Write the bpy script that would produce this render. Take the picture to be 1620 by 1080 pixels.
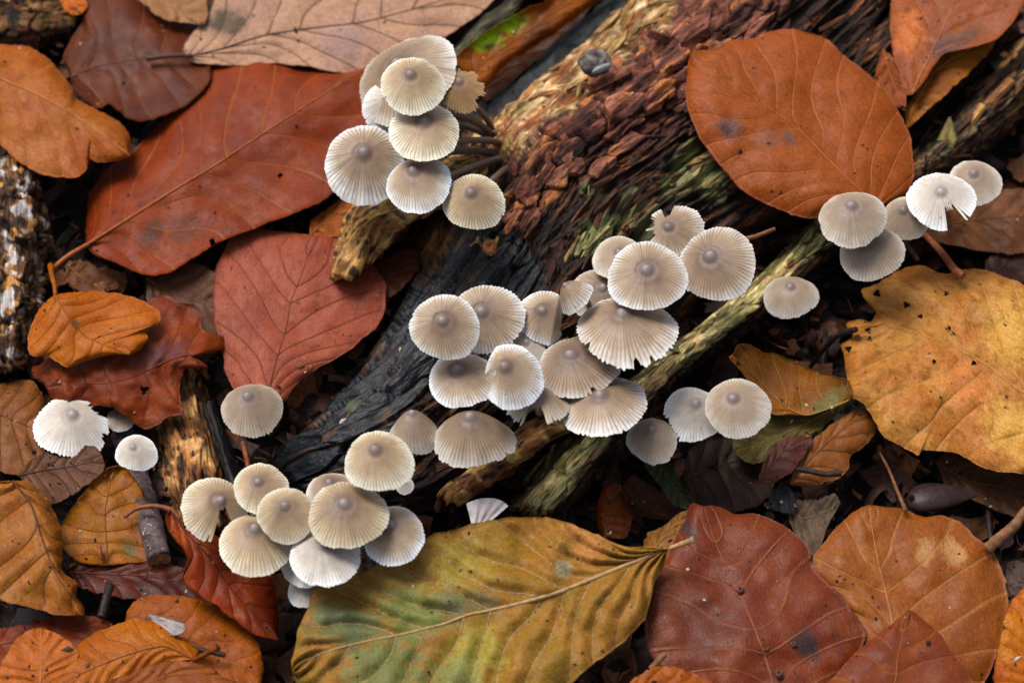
import bpy, math, random
import numpy as np
from mathutils import Vector, Matrix

for o in list(bpy.data.objects):
    bpy.data.objects.remove(o, do_unlink=True)
SC = bpy.context.scene
COL = SC.collection
MM = 0.001
rng = np.random.default_rng(7)
random.seed(7)

# ------------------------------------------------------------------ camera
PITCH = math.radians(60.0)          # looking down at the forest floor
DIST = 0.80
SPAN = 0.30                         # width of the framed floor in metres
TGT = np.array([0.0, 0.0, 0.025])
FWD = np.array([0.0, math.cos(PITCH), -math.sin(PITCH)])
RGT = np.array([1.0, 0.0, 0.0])
UPV = np.array([0.0, math.sin(PITCH), math.cos(PITCH)])
CAM = TGT - FWD * DIST
cam_data = bpy.data.cameras.new("camera")
cam_data.sensor_width = 36.0
cam_data.lens = 36.0 * DIST / SPAN
cam_data.clip_start = 0.02
cam_data.clip_end = 50.0
cam = bpy.data.objects.new("camera", cam_data)
COL.objects.link(cam)
cam.location = CAM
cam.rotation_euler = (math.pi / 2 - PITCH, 0, 0)
SC.camera = cam
cam_data.dof.use_dof = True
cam_data.dof.focus_distance = 0.784
cam_data.dof.aperture_fstop = 11.0
cam_data.dof.aperture_blades = 9

# ------------------------------------------------------------------ light: overcast woodland daylight
SUN_EL, SUN_AZ = math.radians(58), math.radians(-40)     # high, soft, from behind the log to the left
world = bpy.data.worlds.new("World")
SC.world = world
world.use_nodes = True
wn = world.node_tree
wn.nodes.clear()
sky = wn.nodes.new("ShaderNodeTexSky")
sky.sky_type = 'NISHITA'
sky.sun_disc = False
sky.sun_elevation = SUN_EL
sky.sun_rotation = SUN_AZ
sky.air_density = 1.0
sky.dust_density = 4.0
sky.ozone_density = 1.0
hsv = wn.nodes.new("ShaderNodeHueSaturation")
hsv.inputs['Saturation'].default_value = 0.65             # cloud cover: grey-blue sky
bg = wn.nodes.new("ShaderNodeBackground")
bg.inputs['Strength'].default_value = 0.07
wo = wn.nodes.new("ShaderNodeOutputWorld")
wn.links.new(sky.outputs[0], hsv.inputs['Color'])
wn.links.new(hsv.outputs[0], bg.inputs['Color'])
wn.links.new(bg.outputs[0], wo.inputs['Surface'])
sun_data = bpy.data.lights.new("sun", 'SUN')
sun_data.energy = 1.5
sun_data.angle = math.radians(28)
sun_data.color = (1.0, 0.97, 0.92)
sun = bpy.data.objects.new("sun", sun_data)
COL.objects.link(sun)
sd = Vector((math.sin(SUN_AZ) * math.cos(SUN_EL), math.cos(SUN_AZ) * math.cos(SUN_EL), math.sin(SUN_EL)))
sun.rotation_euler = sd.to_track_quat('Z', 'Y').to_euler()
SC.view_settings.view_transform = 'Standard'
SC.view_settings.look = 'None'
SC.view_settings.gamma = 1.0
SC.view_settings.exposure = 0.9
SC.view_settings.use_curve_mapping = False
SC.render.engine = 'CYCLES'
SC.cycles.use_denoising = True
SC.cycles.use_adaptive_sampling = True
SC.cycles.adaptive_threshold = 0.014
SC.cycles.max_bounces = 6
SC.cycles.diffuse_bounces = 3
SC.cycles.glossy_bounces = 2
SC.cycles.transmission_bounces = 2

# ------------------------------------------------------------------ helpers
def at(px, py, z):
    """world point (m) on the level z (mm) seen at photograph position px, py (vectorised)"""
    px = np.asarray(px, float); py = np.asarray(py, float); z = np.asarray(z, float) * MM
    k = SPAN / 2 / DIST / 810.0
    d = FWD + np.multiply.outer((px - 810) * k, RGT) + np.multiply.outer((540 - py) * k, UPV)
    t = (z - CAM[2]) / d[..., 2]
    return CAM + d * t[..., None]

def S(r, g, b):
    def f(c):
        c = c / 255.0
        return c / 12.92 if c <= 0.04045 else ((c + 0.055) / 1.055) ** 2.4
    return np.array([f(r), f(g), f(b)])

_P = np.random.default_rng(3).permutation(256)
_P = np.concatenate([_P, _P, _P])
_G = np.random.default_rng(4).normal(size=(256, 3))
_G /= np.linalg.norm(_G, axis=1)[:, None]

def pn(x, y, z=0.0):
    x, y, z = np.broadcast_arrays(np.asarray(x, float), np.asarray(y, float), np.asarray(z, float))
    xi, yi, zi = np.floor(x).astype(int), np.floor(y).astype(int), np.floor(z).astype(int)
    xf, yf, zf = x - xi, y - yi, z - zi
    u, v, w = [t * t * t * (t * (t * 6 - 15) + 10) for t in (xf, yf, zf)]
    xi &= 255; yi &= 255; zi &= 255
    def g(a, b, c):
        h = _P[_P[_P[(xi + a) & 255] + ((yi + b) & 255)] + ((zi + c) & 255)]
        q = _G[h]
        return q[..., 0] * (xf - a) + q[..., 1] * (yf - b) + q[..., 2] * (zf - c)
    L = lambda a, b, t: a + (b - a) * t
    return 1.5 * L(L(L(g(0,0,0), g(1,0,0), u), L(g(0,1,0), g(1,1,0), u), v),
                   L(L(g(0,0,1), g(1,0,1), u), L(g(0,1,1), g(1,1,1), u), v), w)

def fbm(x, y, z=0.0, o=4, gain=0.5):
    a, s, r = 1.0, 1.0, 0.0
    for i in range(o):
        r = r + a * pn(np.asarray(x) * s + 17.3 * i, np.asarray(y) * s - 9.1 * i, np.asarray(z) * s + 3.7 * i)
        a *= gain; s *= 2.03
    return r

def cells(x, y, seed=0):
    """distance to first and second feature point, and a random value per cell"""
    xi, yi = np.floor(x).astype(int), np.floor(y).astype(int)
    f1 = np.full(np.shape(x), 9.0); f2 = f1.copy(); idv = np.zeros(np.shape(x))
    R = np.random.default_rng(90 + seed).random((256, 3))
    for a in (-1, 0, 1):
        for b in (-1, 0, 1):
            h = _P[_P[(xi + a) & 255] + ((yi + b) & 255)]
            q = R[h]
            d = np.hypot(xi + a + q[..., 0] - x, yi + b + q[..., 1] - y)
            m = d < f1
            f2 = np.where(m, f1, np.minimum(f2, d))
            idv = np.where(m, q[..., 2], idv)
            f1 = np.where(m, d, f1)
    return f1, f2, idv

def sstep(a, b, x):
    t = np.clip((np.asarray(x, float) - a) / (b - a), 0, 1)
    return t * t * (3 - 2 * t)

def spline(pts, n, sub=8):
    """smooth open polyline through pts, resampled to n points of even spacing"""
    p = np.asarray(pts, float)
    if len(p) > 2:
        q = np.vstack([2 * p[0] - p[1], p, 2 * p[-1] - p[-2]])
        out = []
        t = np.linspace(0, 1, sub, endpoint=False)[:, None]
        for i in range(1, len(q) - 2):
            a, b, c, d = q[i-1], q[i], q[i+1], q[i+2]
            m1, m2 = 0.38 * (c - a), 0.38 * (d - b)
            out.append((2*t**3-3*t**2+1)*b + (t**3-2*t**2+t)*m1 + (-2*t**3+3*t**2)*c + (t**3-t**2)*m2)
        p = np.vstack(out + [q[-2][None]])
    d = np.concatenate([[0], np.cumsum(np.linalg.norm(np.diff(p, axis=0), axis=1))])
    s = np.linspace(0, d[-1], n)
    return np.stack([np.interp(s, d, p[:, k]) for k in range(p.shape[1])], 1)

def mesh(name, v, f, smooth=True, attrs=None):
    v = np.asarray(v, np.float32); f = np.asarray(f, np.int32)
    me = bpy.data.meshes.new(name)
    k = f.shape[1]
    me.vertices.add(len(v)); me.vertices.foreach_set('co', v.ravel())
    me.loops.add(f.size); me.loops.foreach_set('vertex_index', f.ravel())
    me.polygons.add(len(f))
    me.polygons.foreach_set('loop_start', np.arange(0, f.size, k, dtype=np.int32))
    me.polygons.foreach_set('use_smooth', np.full(len(f), smooth))
    me.update(calc_edges=True)
    for nm, a in (attrs or {}).items():
        a = np.asarray(a, np.float32)
        if a.ndim == 1:
            me.attributes.new(nm, 'FLOAT', 'POINT').data.foreach_set('value', a)
        elif a.shape[1] == 4:
            me.attributes.new(nm, 'FLOAT_COLOR', 'POINT').data.foreach_set('color', a.ravel())
        else:
            me.attributes.new(nm, 'FLOAT_VECTOR', 'POINT').data.foreach_set('vector', a.ravel())
    return me

def obj(name, me, mat=None, parent=None, **props):
    o = bpy.data.objects.new(name, me)
    COL.objects.link(o)
    if mat is not None and not me.materials:
        me.materials.append(mat)
    if parent is not None:
        o.parent = parent
        o.matrix_parent_inverse = Matrix.Translation(-parent.location)
    for k, val in props.items():
        if val: o[k] = val
    return o

def empty(name, loc, label, cat, group=None):
    o = bpy.data.objects.new(name, None)
    COL.objects.link(o)
    o.empty_display_size = 0.005
    o.location = loc
    o['label'] = label; o['category'] = cat
    if group: o['group'] = group
    return o

def gridf(n, m, wrap=False):
    """quads of an n x m vertex grid (wrap joins the last column to the first)"""
    i, j = np.meshgrid(np.arange(n - 1), np.arange(m if wrap else m - 1), indexing='ij')
    j2 = (j + 1) % m
    return np.stack([i*m+j, i*m+j2, (i+1)*m+j2, (i+1)*m+j], -1).reshape(-1, 4)

def gnormal(P):
    du = np.gradient(P, axis=0); dv = np.gradient(P, axis=1)
    n = np.cross(du, dv)
    l = np.linalg.norm(n, axis=-1, keepdims=True)
    n = n / np.maximum(l, 1e-12)
    return np.where(n[..., 2:3] < 0, -n, n)

def tube(path, rad, seg=8):
    """swept round tube along world points; rad per point"""
    P = np.asarray(path, float); n = len(P)
    rad = np.broadcast_to(np.asarray(rad, float), (n,))
    T = np.gradient(P, axis=0); T /= np.linalg.norm(T, axis=1)[:, None] + 1e-12
    up = np.array([0.13, 0.31, 0.94])
    A = np.cross(T, up); A /= np.linalg.norm(A, axis=1)[:, None] + 1e-9
    B = np.cross(T, A)
    a = np.linspace(0, 2*np.pi, seg, endpoint=False)
    V = P[:, None] + rad[:, None, None] * (np.cos(a)[None, :, None] * A[:, None] + np.sin(a)[None, :, None] * B[:, None])
    F = gridf(n, seg, True)
    V = np.vstack([V.reshape(-1, 3), P[0], P[-1]])
    c0, c1 = n*seg, n*seg+1
    k = np.arange(seg); k2 = (k+1) % seg
    F = np.vstack([F, np.stack([np.full(seg, c0), k2, k, k], 1), np.stack([np.full(seg, c1), (n-1)*seg+k, (n-1)*seg+k2, (n-1)*seg+k2], 1)])
    return V, F

def tris_fix(F):
    return F

# ------------------------------------------------------------------ node helpers
class NT:
    def __init__(self, name):
        self.m = bpy.data.materials.new(name)
        self.m.use_nodes = True
        self.t = self.m.node_tree
        self.t.nodes.clear()
    def n(self, typ, _in=None, **kw):
        nd = self.t.nodes.new(typ)
        for k, v in kw.items(): setattr(nd, k, v)
        for k, v in (_in or {}).items(): self.s(nd.inputs[k], v)
        return nd
    def s(self, sock, v):
        if isinstance(v, bpy.types.NodeSocket): self.t.links.new(v, sock)
        elif isinstance(v, (np.ndarray, tuple, list)) and sock.type == 'RGBA': sock.default_value = (*[float(c) for c in v[:3]], 1.0)
        else: sock.default_value = v
    def math(self, op, a, b=0.0, c=0.0, clamp=False):
        nd = self.n("ShaderNodeMath", operation=op, use_clamp=clamp)
        for i, x in enumerate((a, b, c)): self.s(nd.inputs[i], x)
        return nd.outputs[0]
    def mix(self, f, a, b, blend='MIX'):
        nd = self.n("ShaderNodeMix", data_type='RGBA', blend_type=blend)
        self.s(nd.inputs['Factor'], f); self.s(nd.inputs[6], a); self.s(nd.inputs[7], b)
        return nd.outputs[2]
    def attr(self, name, out='Vector'):
        return self.n("ShaderNodeAttribute", attribute_name=name).outputs[out]
    def mapr(self, v, a, b, c=0.0, d=1.0, smooth=True):
        nd = self.n("ShaderNodeMapRange", interpolation_type='SMOOTHSTEP' if smooth else 'LINEAR')
        for k, x in zip(('Value', 'From Min', 'From Max', 'To Min', 'To Max'), (v, a, b, c, d)): self.s(nd.inputs[k], x)
        return nd.outputs[0]
    def noise(self, vec, scale, detail=3.0, rough=0.55, out='Fac', **kw):
        nd = self.n("ShaderNodeTexNoise", **kw)
        self.s(nd.inputs['Vector'], vec); self.s(nd.inputs['Scale'], scale)
        self.s(nd.inputs['Detail'], detail); self.s(nd.inputs['Roughness'], rough)
        return nd.outputs[out]
    def vscale(self, v, sc, off=(0, 0, 0)):
        nd = self.n("ShaderNodeMapping")
        self.s(nd.inputs['Vector'], v)
        nd.inputs['Scale'].default_value = sc; nd.inputs['Location'].default_value = off
        return nd.outputs[0]
    def bump(self, h, strength, dist, normal=None):
        nd = self.n("ShaderNodeBump")
        self.s(nd.inputs['Height'], h); nd.inputs['Strength'].default_value = strength; nd.inputs['Distance'].default_value = dist
        if normal is not None: self.s(nd.inputs['Normal'], normal)
        return nd.outputs[0]
    def out(self, **kw):
        b = self.n("ShaderNodeBsdfPrincipled")
        b.inputs['Specular IOR Level'].default_value = 0.18
        for k, v in kw.items(): self.s(b.inputs[k.replace('_', ' ')], v)
        o = self.n("ShaderNodeOutputMaterial")
        self.t.links.new(b.outputs[0], o.inputs['Surface'])
        return self.m

# ================================================================== the ground
def soil_mat():
    t = NT("humus soil")
    g = t.n("ShaderNodeTexCoord").outputs['Object']
    a = t.noise(g, 160.0, 5.0, 0.65); b = t.noise(g, 900.0, 3.0)
    c = t.mix(t.mapr(a, 0.35, 0.7), S(15, 11, 10), S(42, 29, 23))
    c = t.mix(t.mapr(b, 0.55, 0.8), c, S(60, 42, 31))
    return t.out(Base_Color=c, Roughness=t.mapr(a, 0.3, 0.7, 0.45, 0.85),
                 Normal=t.bump(t.math('ADD', a, t.math('MULTIPLY', b, 0.4)), 0.8, 0.0012))

def make_soil():
    fx = np.arange(-0.19, 0.1901, 0.0009); fy = np.arange(-0.15, 0.1801, 0.0009)
    ex = np.array([0.24, 0.32, 0.45, 0.7, 1.1, 1.8, 3.0])
    X = np.concatenate([-ex[::-1], fx, ex]); Y = np.concatenate([-ex[::-1], fy, ex])
    x, y = np.meshgrid(X, Y, indexing='ij')
    z = 3.2*fbm(x/0.03, y/0.03, 1.7, 3) + 1.5*fbm(x/0.007, y/0.007, 4.2, 3) + 0.6*np.abs(fbm(x/0.0025, y/0.0025, 8.0, 2))
    z = (z - 5.0) * MM
    V = np.stack([x, y, z], -1).reshape(-1, 3)
    obj('ground', mesh('ground', V, gridf(len(X), len(Y))), soil_mat(), None, kind='structure', label='dark humus soil of the forest floor', category='ground')
make_soil()

# ================================================================== wood
def wood_mat(name, grain=1.0, bump=0.7):
    """colour, wetness and grain coordinates come from the mesh; the nodes add fibre grain, specks and relief"""
    t = NT(name)
    fib = t.attr('fib'); col = t.attr('col', 'Color'); wet = t.attr('wet', 'Fac')
    g1 = t.noise(t.vscale(fib, (0.07, 0.62, 0.4)), 1.0, 5.0, 0.65)
    g2 = t.noise(t.vscale(fib, (0.16, 1.7, 1.0)), 1.0, 3.0, 0.6)
    g3 = t.noise(t.vscale(fib, (0.35, 0.9, 0.9)), 1.0, 4.0, 0.7)
    m = t.math('ADD', t.mapr(g1, 0.34, 0.66, 0.4, 1.5), t.mapr(g2, 0.33, 0.67, -0.3, 0.34))
    m = t.math('MULTIPLY', m, t.mapr(g3, 0.25, 0.75, 0.55, 1.02))
    gf = t.mapr(wet, 0.55, 0.8, 1.0, 0.3)
    m = t.math('ADD', t.math('MULTIPLY', m, gf), t.math('MULTIPLY', t.math('SUBTRACT', 1.0, gf), 0.85))
    c = t.mix(1.0, col, t.n("ShaderNodeCombineColor", {0: m, 1: m, 2: m}).outputs[0], 'MULTIPLY')
    h = t.math('ADD', t.math('MULTIPLY', g1, 1.0*grain), t.math('ADD', t.math('MULTIPLY', g2, 0.45*grain), t.math('MULTIPLY', g3, 0.4)))
    return t.out(Base_Color=c, Roughness=t.mapr(wet, 0.0, 1.0, 0.78, 0.30, False), Specular_IOR_Level=t.mapr(wet, 0.4, 0.9, 0.15, 0.36, False), Normal=t.bump(h, bump, 0.0011))
WOOD = wood_mat("rotten wood")

def wood_patch(name, label, E0, E1, nu, nv, ztop, zbot, pk, disp, colour, cat='wood', skew=0.5, closed=(0.04, 0.04), loc=None, zfun=None):
    """solid piece of wood between two long edges; ztop (mm) along the length, the sides run into the ground"""
    A = spline(E0, nu); B = spline(E1, nu)
    v = np.linspace(0, 1, nv); u = np.linspace(0, 1, nu)
    PX = A[:, None, :] * (1 - v)[None, :, None] + B[:, None, :] * v[None, :, None]
    vv = np.where(v < skew, v / skew * 0.5, 0.5 + (v - skew) / (1 - skew) * 0.5)
    prof = (1 - np.abs(2*vv - 1) ** pk)
    zt = np.interp(u, np.linspace(0, 1, len(ztop)), ztop)
    end = np.minimum(sstep(0, closed[0], u), sstep(0, closed[1], 1 - u)) if closed else np.ones(nu)
    Z = zbot + (zt - zbot)[:, None] * prof[None, :] * end[:, None]
    if zfun is not None: Z = zfun(PX[..., 0], PX[..., 1], Z)
    P = at(PX[..., 0], PX[..., 1], Z)
    C = P[:, nv//2]
    um = np.concatenate([[0], np.cumsum(np.linalg.norm(np.diff(C, axis=0), axis=1))]) * 1000
    W = np.linalg.norm(np.diff(P, axis=1), axis=2)
    vm = np.concatenate([np.zeros((nu, 1)), np.cumsum(W, 1)], 1) * 1000
    vm = vm - vm[:, nv//2:nv//2+1]
    U = np.broadcast_to(um[:, None], vm.shape)
    N = gnormal(P)
    D = disp(U, vm, PX[..., 0], PX[..., 1])
    P2 = P + N * (D * MM)[..., None]
    c, wet = colour(U, vm, PX[..., 0], PX[..., 1], D)
    col = np.concatenate([c, np.ones(c.shape[:-1] + (1,))], -1).reshape(-1, 4)
    fib = np.stack([U, vm, D], -1).reshape(-1, 3)
    o = empty(name, Vector(P2[nu//2, nv//2] * np.array([1, 1, 0])), label, cat)
    body = obj('body', mesh(name, P2.reshape(-1, 3), gridf(nu, nv), True, {'col': col, 'wet': np.broadcast_to(wet, vm.shape).ravel(), 'fib': fib}), WOOD, o)
    return o, dict(P=P2, PX=PX, N=gnormal(P2), U=U, V=vm)

def mixc(a, b, f):
    return a + (b - a) * np.asarray(f)[..., None]

def fibres(U, V, a=1.0, seed=0.0):
    w = V + 1.6*pn(U/14, V/9, seed+5)
    r = 1 - np.abs(pn(U/30, w/3.6, seed)) * 2
    r2 = 1 - np.abs(pn(U/18, w/1.7, seed+9)) * 2
    return a * (1.35*r + 0.7*r2 + 0.18*pn(U/9, w/1.0, seed+2))

# ---- the big rotten log
E0 = [(412, 770), (470, 680), (520, 618), (590, 545), (640, 468), (665, 390), (700, 290), (742, 182), (764, 146), (838, 86), (892, 40), (944, 0), (1040, -80), (1120, -150)]
E1 = [(432, 800), (540, 800), (650, 810), (730, 790), (830, 735), (930, 660), (1040, 560), (1160, 450), (1290, 352), (1440, 232), (1640, 30)]

def rd(px, py, x, y, r):        # soft round patch
    return sstep(r * 1.25, r * 0.55, np.hypot(px - x, py - y) + 0.30 * r * fbm(px/22, py/22, x*0.01, 3))

def seg_d(px, py, x0, y0, x1, y1):
    dx, dy = x1 - x0, y1 - y0
    t = np.clip(((px-x0)*dx + (py-y0)*dy) / (dx*dx+dy*dy), 0, 1)
    return np.hypot(px - x0 - t*dx, py - y0 - t*dy)

def zones(px, py):
    n = 16 * fbm(px/40, py/40, 2.2, 3)
    d_rim = seg_d(px, py, 752, 178, 1000, -22) + 0.4*n            # distance below the black rim line
    side = (px - 748) * 225 + (py - 195) * 262                     # >0 below / right of the rim
    rim = sstep(32, 24, d_rim) * sstep(720, 748, px)
    pale = sstep(66, 36, seg_d(px, py, 785, 200, 1015, 0) + 1.2*n) * sstep(735, 765, px + n)
    dred = (px - 800) * 0.62 + (py - 300) * 0.78                   # rises towards the stick
    red = sstep(95, 40, dred + 1.4*n + 10*np.sin(px/60)) * sstep(770, 835, px + n)
    black = sstep(84, 56, seg_d(px, py, 430, 775, 790, 425) + 1.0*n)
    pale = pale * (1 - rim)
    return rim, pale, red * (1 - pale) * (1 - rim), black * (1 - rim)

def log_disp(U, V, px, py):
    rim, pale, red, black = zones(px, py)
    big = 3.0 * fbm(U/55, V/14, 3.1, 3)
    fb = fibres(U, V, 1.0, 1.0)
    f1, f2, cid = cells(U/13 + 0.3*pn(U/6, V/6, 1), V/5.6 + 0.35*pn(U/5, V/5, 7), 1)
    g1, g2, gid = cells(U/3.6 + 0.2*pn(U/3, V/3, 3), V/2.6, 2)
    crumb = 4.2*(cid - 0.5) - 2.4*sstep(0.12, 0.0, f2 - f1) + 0.8*fibres(U, V, 1.0, 2.0) + 0.45*(gid - 0.5) - 0.35*sstep(0.12, 0.0, g2 - g1) + 0.35*fbm(U/4, V/1.8, 4, 3)
    wv_ = V + 2.0*pn(U/22, V/8, 77)
    crack = -2.6*sstep(0.16, 0.02, np.abs(pn(U/30, wv_/3.4, 78)))*sstep(-0.1, 0.25, pn(U/16, V/9, 79))
    pl = 1.5*fibres(U, V, 1.0, 4.0) + 1.6*pn(U/24, wv_/4.5, 80) + crack + 0.35*fbm(U/6, V/0.9, 9, 3)
    k1, k2, kid = cells(U/34 + 0.3*pn(U/12, V/5, 51), V/5.5 + 0.5*pn(U/20, V/6, 52), 11)
    smooth = 2.6*(kid - 0.5) - 1.6*sstep(0.10, 0.0, k2 - k1) + 0.25*fibres(U, V, 1.0, 7.0) + 1.6*fbm(U/22, V/7, 5, 3) + 0.25*fbm(U/3, V/2, 6, 3)
    wd = np.clip(1 - red - black - pale - rim, 0, 1)
    gouge = -4.5*sstep(0.15, 0.55, pn(U/32, V/6.5, 12.0))*np.clip(1 - black, 0, 1)
    d = big + wd*(1.9*fb + 1.2*(gid - 0.5) + gouge) + red*(crumb + 0.5*gouge) + pale*pl + black*smooth + rim*(0.8*pl + 1.0)
    return d

def log_colour(U, V, px, py, D):
    rim, pale, red, black = zones(px, py)
    a = fbm(U/16, V/2.6, 21, 4); b = fbm(U/12, V/1.7, 22, 3); e = fbm(U/15, V/5, 23, 4)
    _, _, cid = cells(U/13 + 0.3*pn(U/6, V/6, 1), V/5.6 + 0.35*pn(U/5, V/5, 7), 1)
    dark = mixc(S(48, 34, 29), S(104, 66, 44), sstep(-0.1, 0.6, a))
    dark = mixc(dark, S(30, 26, 27), sstep(0.0, 0.5, -b))
    dark = mixc(dark, S(146, 88, 50), 0.7*sstep(0.35, 0.7, e + 0.3*b))
    redc = mixc(S(92, 50, 40), S(162, 102, 80), sstep(-0.4, 0.5, a + cid - 0.5))
    redc = mixc(redc, S(196, 122, 66), 0.9*sstep(0.2, 0.5, e + 0.3*b))
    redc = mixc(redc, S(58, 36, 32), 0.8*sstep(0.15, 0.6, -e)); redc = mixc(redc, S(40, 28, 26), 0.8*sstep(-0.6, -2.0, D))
    palec = mixc(S(178, 124, 72), S(246, 210, 156), sstep(-0.12, 0.26, b))
    palec = mixc(palec, S(138, 76, 44), 0.85*sstep(0.0, 0.35, e))
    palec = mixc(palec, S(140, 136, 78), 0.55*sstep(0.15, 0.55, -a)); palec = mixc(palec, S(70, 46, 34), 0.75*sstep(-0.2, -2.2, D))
    blackc = mixc(S(14, 16, 20), S(32, 37, 45), sstep(-0.5, 0.5, b))
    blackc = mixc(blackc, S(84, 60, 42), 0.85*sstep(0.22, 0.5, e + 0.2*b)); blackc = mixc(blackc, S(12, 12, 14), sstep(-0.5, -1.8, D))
    rimc = mixc(S(20, 22, 25), S(50, 55, 55), sstep(-0.3, 0.5, b))
    c = dark
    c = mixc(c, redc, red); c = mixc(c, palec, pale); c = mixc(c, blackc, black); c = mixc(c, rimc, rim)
    gold = rd(px, py, 670, 375, 46) * 0.8
    c = mixc(c, mixc(S(130, 88, 46), S(176, 126, 66), sstep(-0.3, .4, b)), gold)
    for (x, y, r, k) in ((1098, 262, 34, 1), (1120, 290, 26, 1), (1065, 300, 22, .8), (938, 386, 30, 1), (965, 368, 22, .8), (930, 300, 16, .9), (1010, 352, 34, .45), (1000, 320, 20, .5), (560, 640, 14, .5), (600, 700, 18, .6)):
        mc = mixc(S(92, 110, 72), S(164, 160, 92), sstep(-0.3, 0.5, b))
        c = mixc(c, mc, k * rd(px, py, x, y, r) * sstep(-0.7, 0.1, a + 0.3))
    c = mixc(c, S(216, 130, 62), rd(px, py, 772, 385, 12))
    wet = np.clip(0.35 + 0.5*black + 0.3*rim - 0.3*pale - 0.05*red, 0, 1)
    return c, wet

def log_z(px, py, z):
    return z + 7*sstep(120, 0, seg_d(px, py, 830, 280, 1300, -60))*sstep(-6, 4, z)

LOG, LG = wood_patch('rotten_log', 'thick rotten log with red crumbling wood, black wet end and pale splintered edge', E0, E1, 860, 250,
                     [6, 18, 22, 23, 24, 25, 27, 28, 29, 30], -9, 3.2, log_disp, log_colour, 'log', 0.42, (0.05, 0.02), zfun=log_z)

# ---- thin mossy branch below the log
def br_disp(U, V, px, py):
    g1, g2, gid = cells(U/13 + 0.2*pn(U/3, V/3, 3), V/4.0 + 0.15*pn(U/4, V/2, 9), 5)
    ck = sstep(0.12, 0.02, np.abs(np.mod(U/15 + 0.25*pn(V/3, U/30, 6), 1) - 0.5)) * sstep(-0.1, 0.3, pn(U/18, V/6, 31))
    return 0.6*fibres(U, V, 1.0, 14.0) + 1.5*(gid - 0.5) - 1.2*sstep(0.1, 0, g2 - g1) + 1.2*fbm(U/25, V/6, 33, 3) - 1.3*ck

def br_colour(U, V, px, py, D):
    a = fbm(U/14, V/2.6, 41, 4); b = fbm(U/6, V/1.0, 42, 3); e = fbm(U/10, V/6, 43, 3)
    top = mixc(S(176, 160, 92), S(232, 212, 150), sstep(-0.3, 0.4, b))
    top = mixc(top, S(122, 130, 66), 0.8*sstep(0.05, 0.5, a))
    top = mixc(top, S(222, 172, 120), 0.7*sstep(0.15, 0.5, e))
    top = mixc(top, S(46, 36, 28), 0.85*sstep(0.12, 0.45, -a))
    low = mixc(S(44, 32, 26), S(120, 80, 46), sstep(-0.1, 0.5, a))
    low = mixc(low, S(24, 22, 22), sstep(0.1, 0.4, -b))
    right = mixc(S(84, 58, 42), S(178, 122, 74), sstep(0.0, 0.55, a))
    right = mixc(right, S(34, 34, 38), 0.9*sstep(0.08, 0.4, -e))
    right = mixc(right, S(146, 138, 88), 0.6*sstep(0.2, 0.5, b))
    r = sstep(1330, 1450, px)
    split = 1.5 + 1.2*pn(U/20, 0.3*V, 44)
    f = sstep(split + 0.8, split - 0.8, V)
    c = mixc(low, mixc(top, right, r), np.maximum(f, 0.6*r))
    return c, np.full(U.shape, 0.45)

BRANCH, BG = wood_patch('mossy_branch', 'thin decaying branch with yellow green weathered top lying along the log', 
    [(795, 822), (835, 768), (900, 695), (1010, 592), (1120, 505), (1200, 440), (1290, 352), (1400, 285), (1470, 215), (1560, 125), (1640, 48), (1740, -40)],
    [(880, 838), (925, 800), (985, 725), (1075, 610), (1175, 535), (1240, 480), (1340, 395), (1440, 318), (1530, 268), (1610, 205), (1690, 130), (1790, 40)],
    620, 90, [13, 16, 18, 19, 20, 22, 24, 25], -10, 2.6, br_disp, br_colour, 'branch', 0.40, (0.03, 0.02))

# ---- smaller pieces of wood
def simple_wood(c1, c2, c3, wetness=0.35, amp=1.0, patch=None, lump=0.0):
    s = rng.uniform(50, 90)
    def disp(U, V, px, py):
        d = amp*fibres(U, V, 1.0, s) + 0.9*fbm(U/12, V/5, s+3, 3)
        if lump:
            f1, f2, cid = cells(U/15 + 0.4*fbm(U/8, V/8, 3, 3), V/8 + 0.4*fbm(U/8, V/8, 8, 3), 8)
            d = d*0.4 + lump*(cid - 0.5) - 0.6*lump*sstep(0.2, 0, f2 - f1) + 0.5*fbm(U/4, V/3, s, 3)
        return d
    def colour(U, V, px, py, D):
        a = fbm(U/13, V/2.4, s+1, 4); b = fbm(U/5, V/1.0, s+2, 3); e = fbm(U/6, V/6, s+4, 3)
        if lump: a = fbm(U/7, V/4, s+1, 4); b = fbm(U/5, V/2.6, s+2, 4)
        c = mixc(c1, c2, sstep(-0.25, 0.4, a)); c = mixc(c, c3, sstep(0.05, 0.45, -b))
        for p in (patch or ()):
            c = mixc(c, p[0], p[1]*sstep(p[2], p[2] + 0.25, e if len(p) < 4 else b + e))
        return c, np.full(U.shape, wetness)
    return disp, colour

d, c = simple_wood(S(176, 122, 62), S(120, 74, 40), S(48, 32, 26), 0.45, 1.1, [(S(206, 166, 96), .8, .1), (S(126, 128, 62), .7, .35)])
wood_patch('wood_splinter', 'golden brown splintered wood strip wedged between the log and mossy branch', [(682, 786), (745, 726), (820, 672), (900, 628), (960, 590)], [(722, 812), (795, 768), (855, 722), (930, 676), (1000, 610)], 260, 70, [15, 18, 19, 18], -6, 2.6, d, c, 'wood', 0.45)
d, c = simple_wood(S(196, 146, 82), S(150, 102, 54), S(66, 44, 30), 0.35, 2.0, [(S(220, 174, 108), .7, .15), (S(62, 66, 50), .9, .42)])
wood_patch('wood_slab', 'yellow brown slab of rotten wood with dark mossy end under the upper mushroom clump', [(532, 452), (540, 378), (566, 330), (640, 296), (740, 250)], [(556, 446), (600, 414), (648, 372), (704, 336), (790, 290)], 240, 90, [17, 21, 23, 23], -6, 2.8, d, c, 'wood', 0.5)
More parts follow.
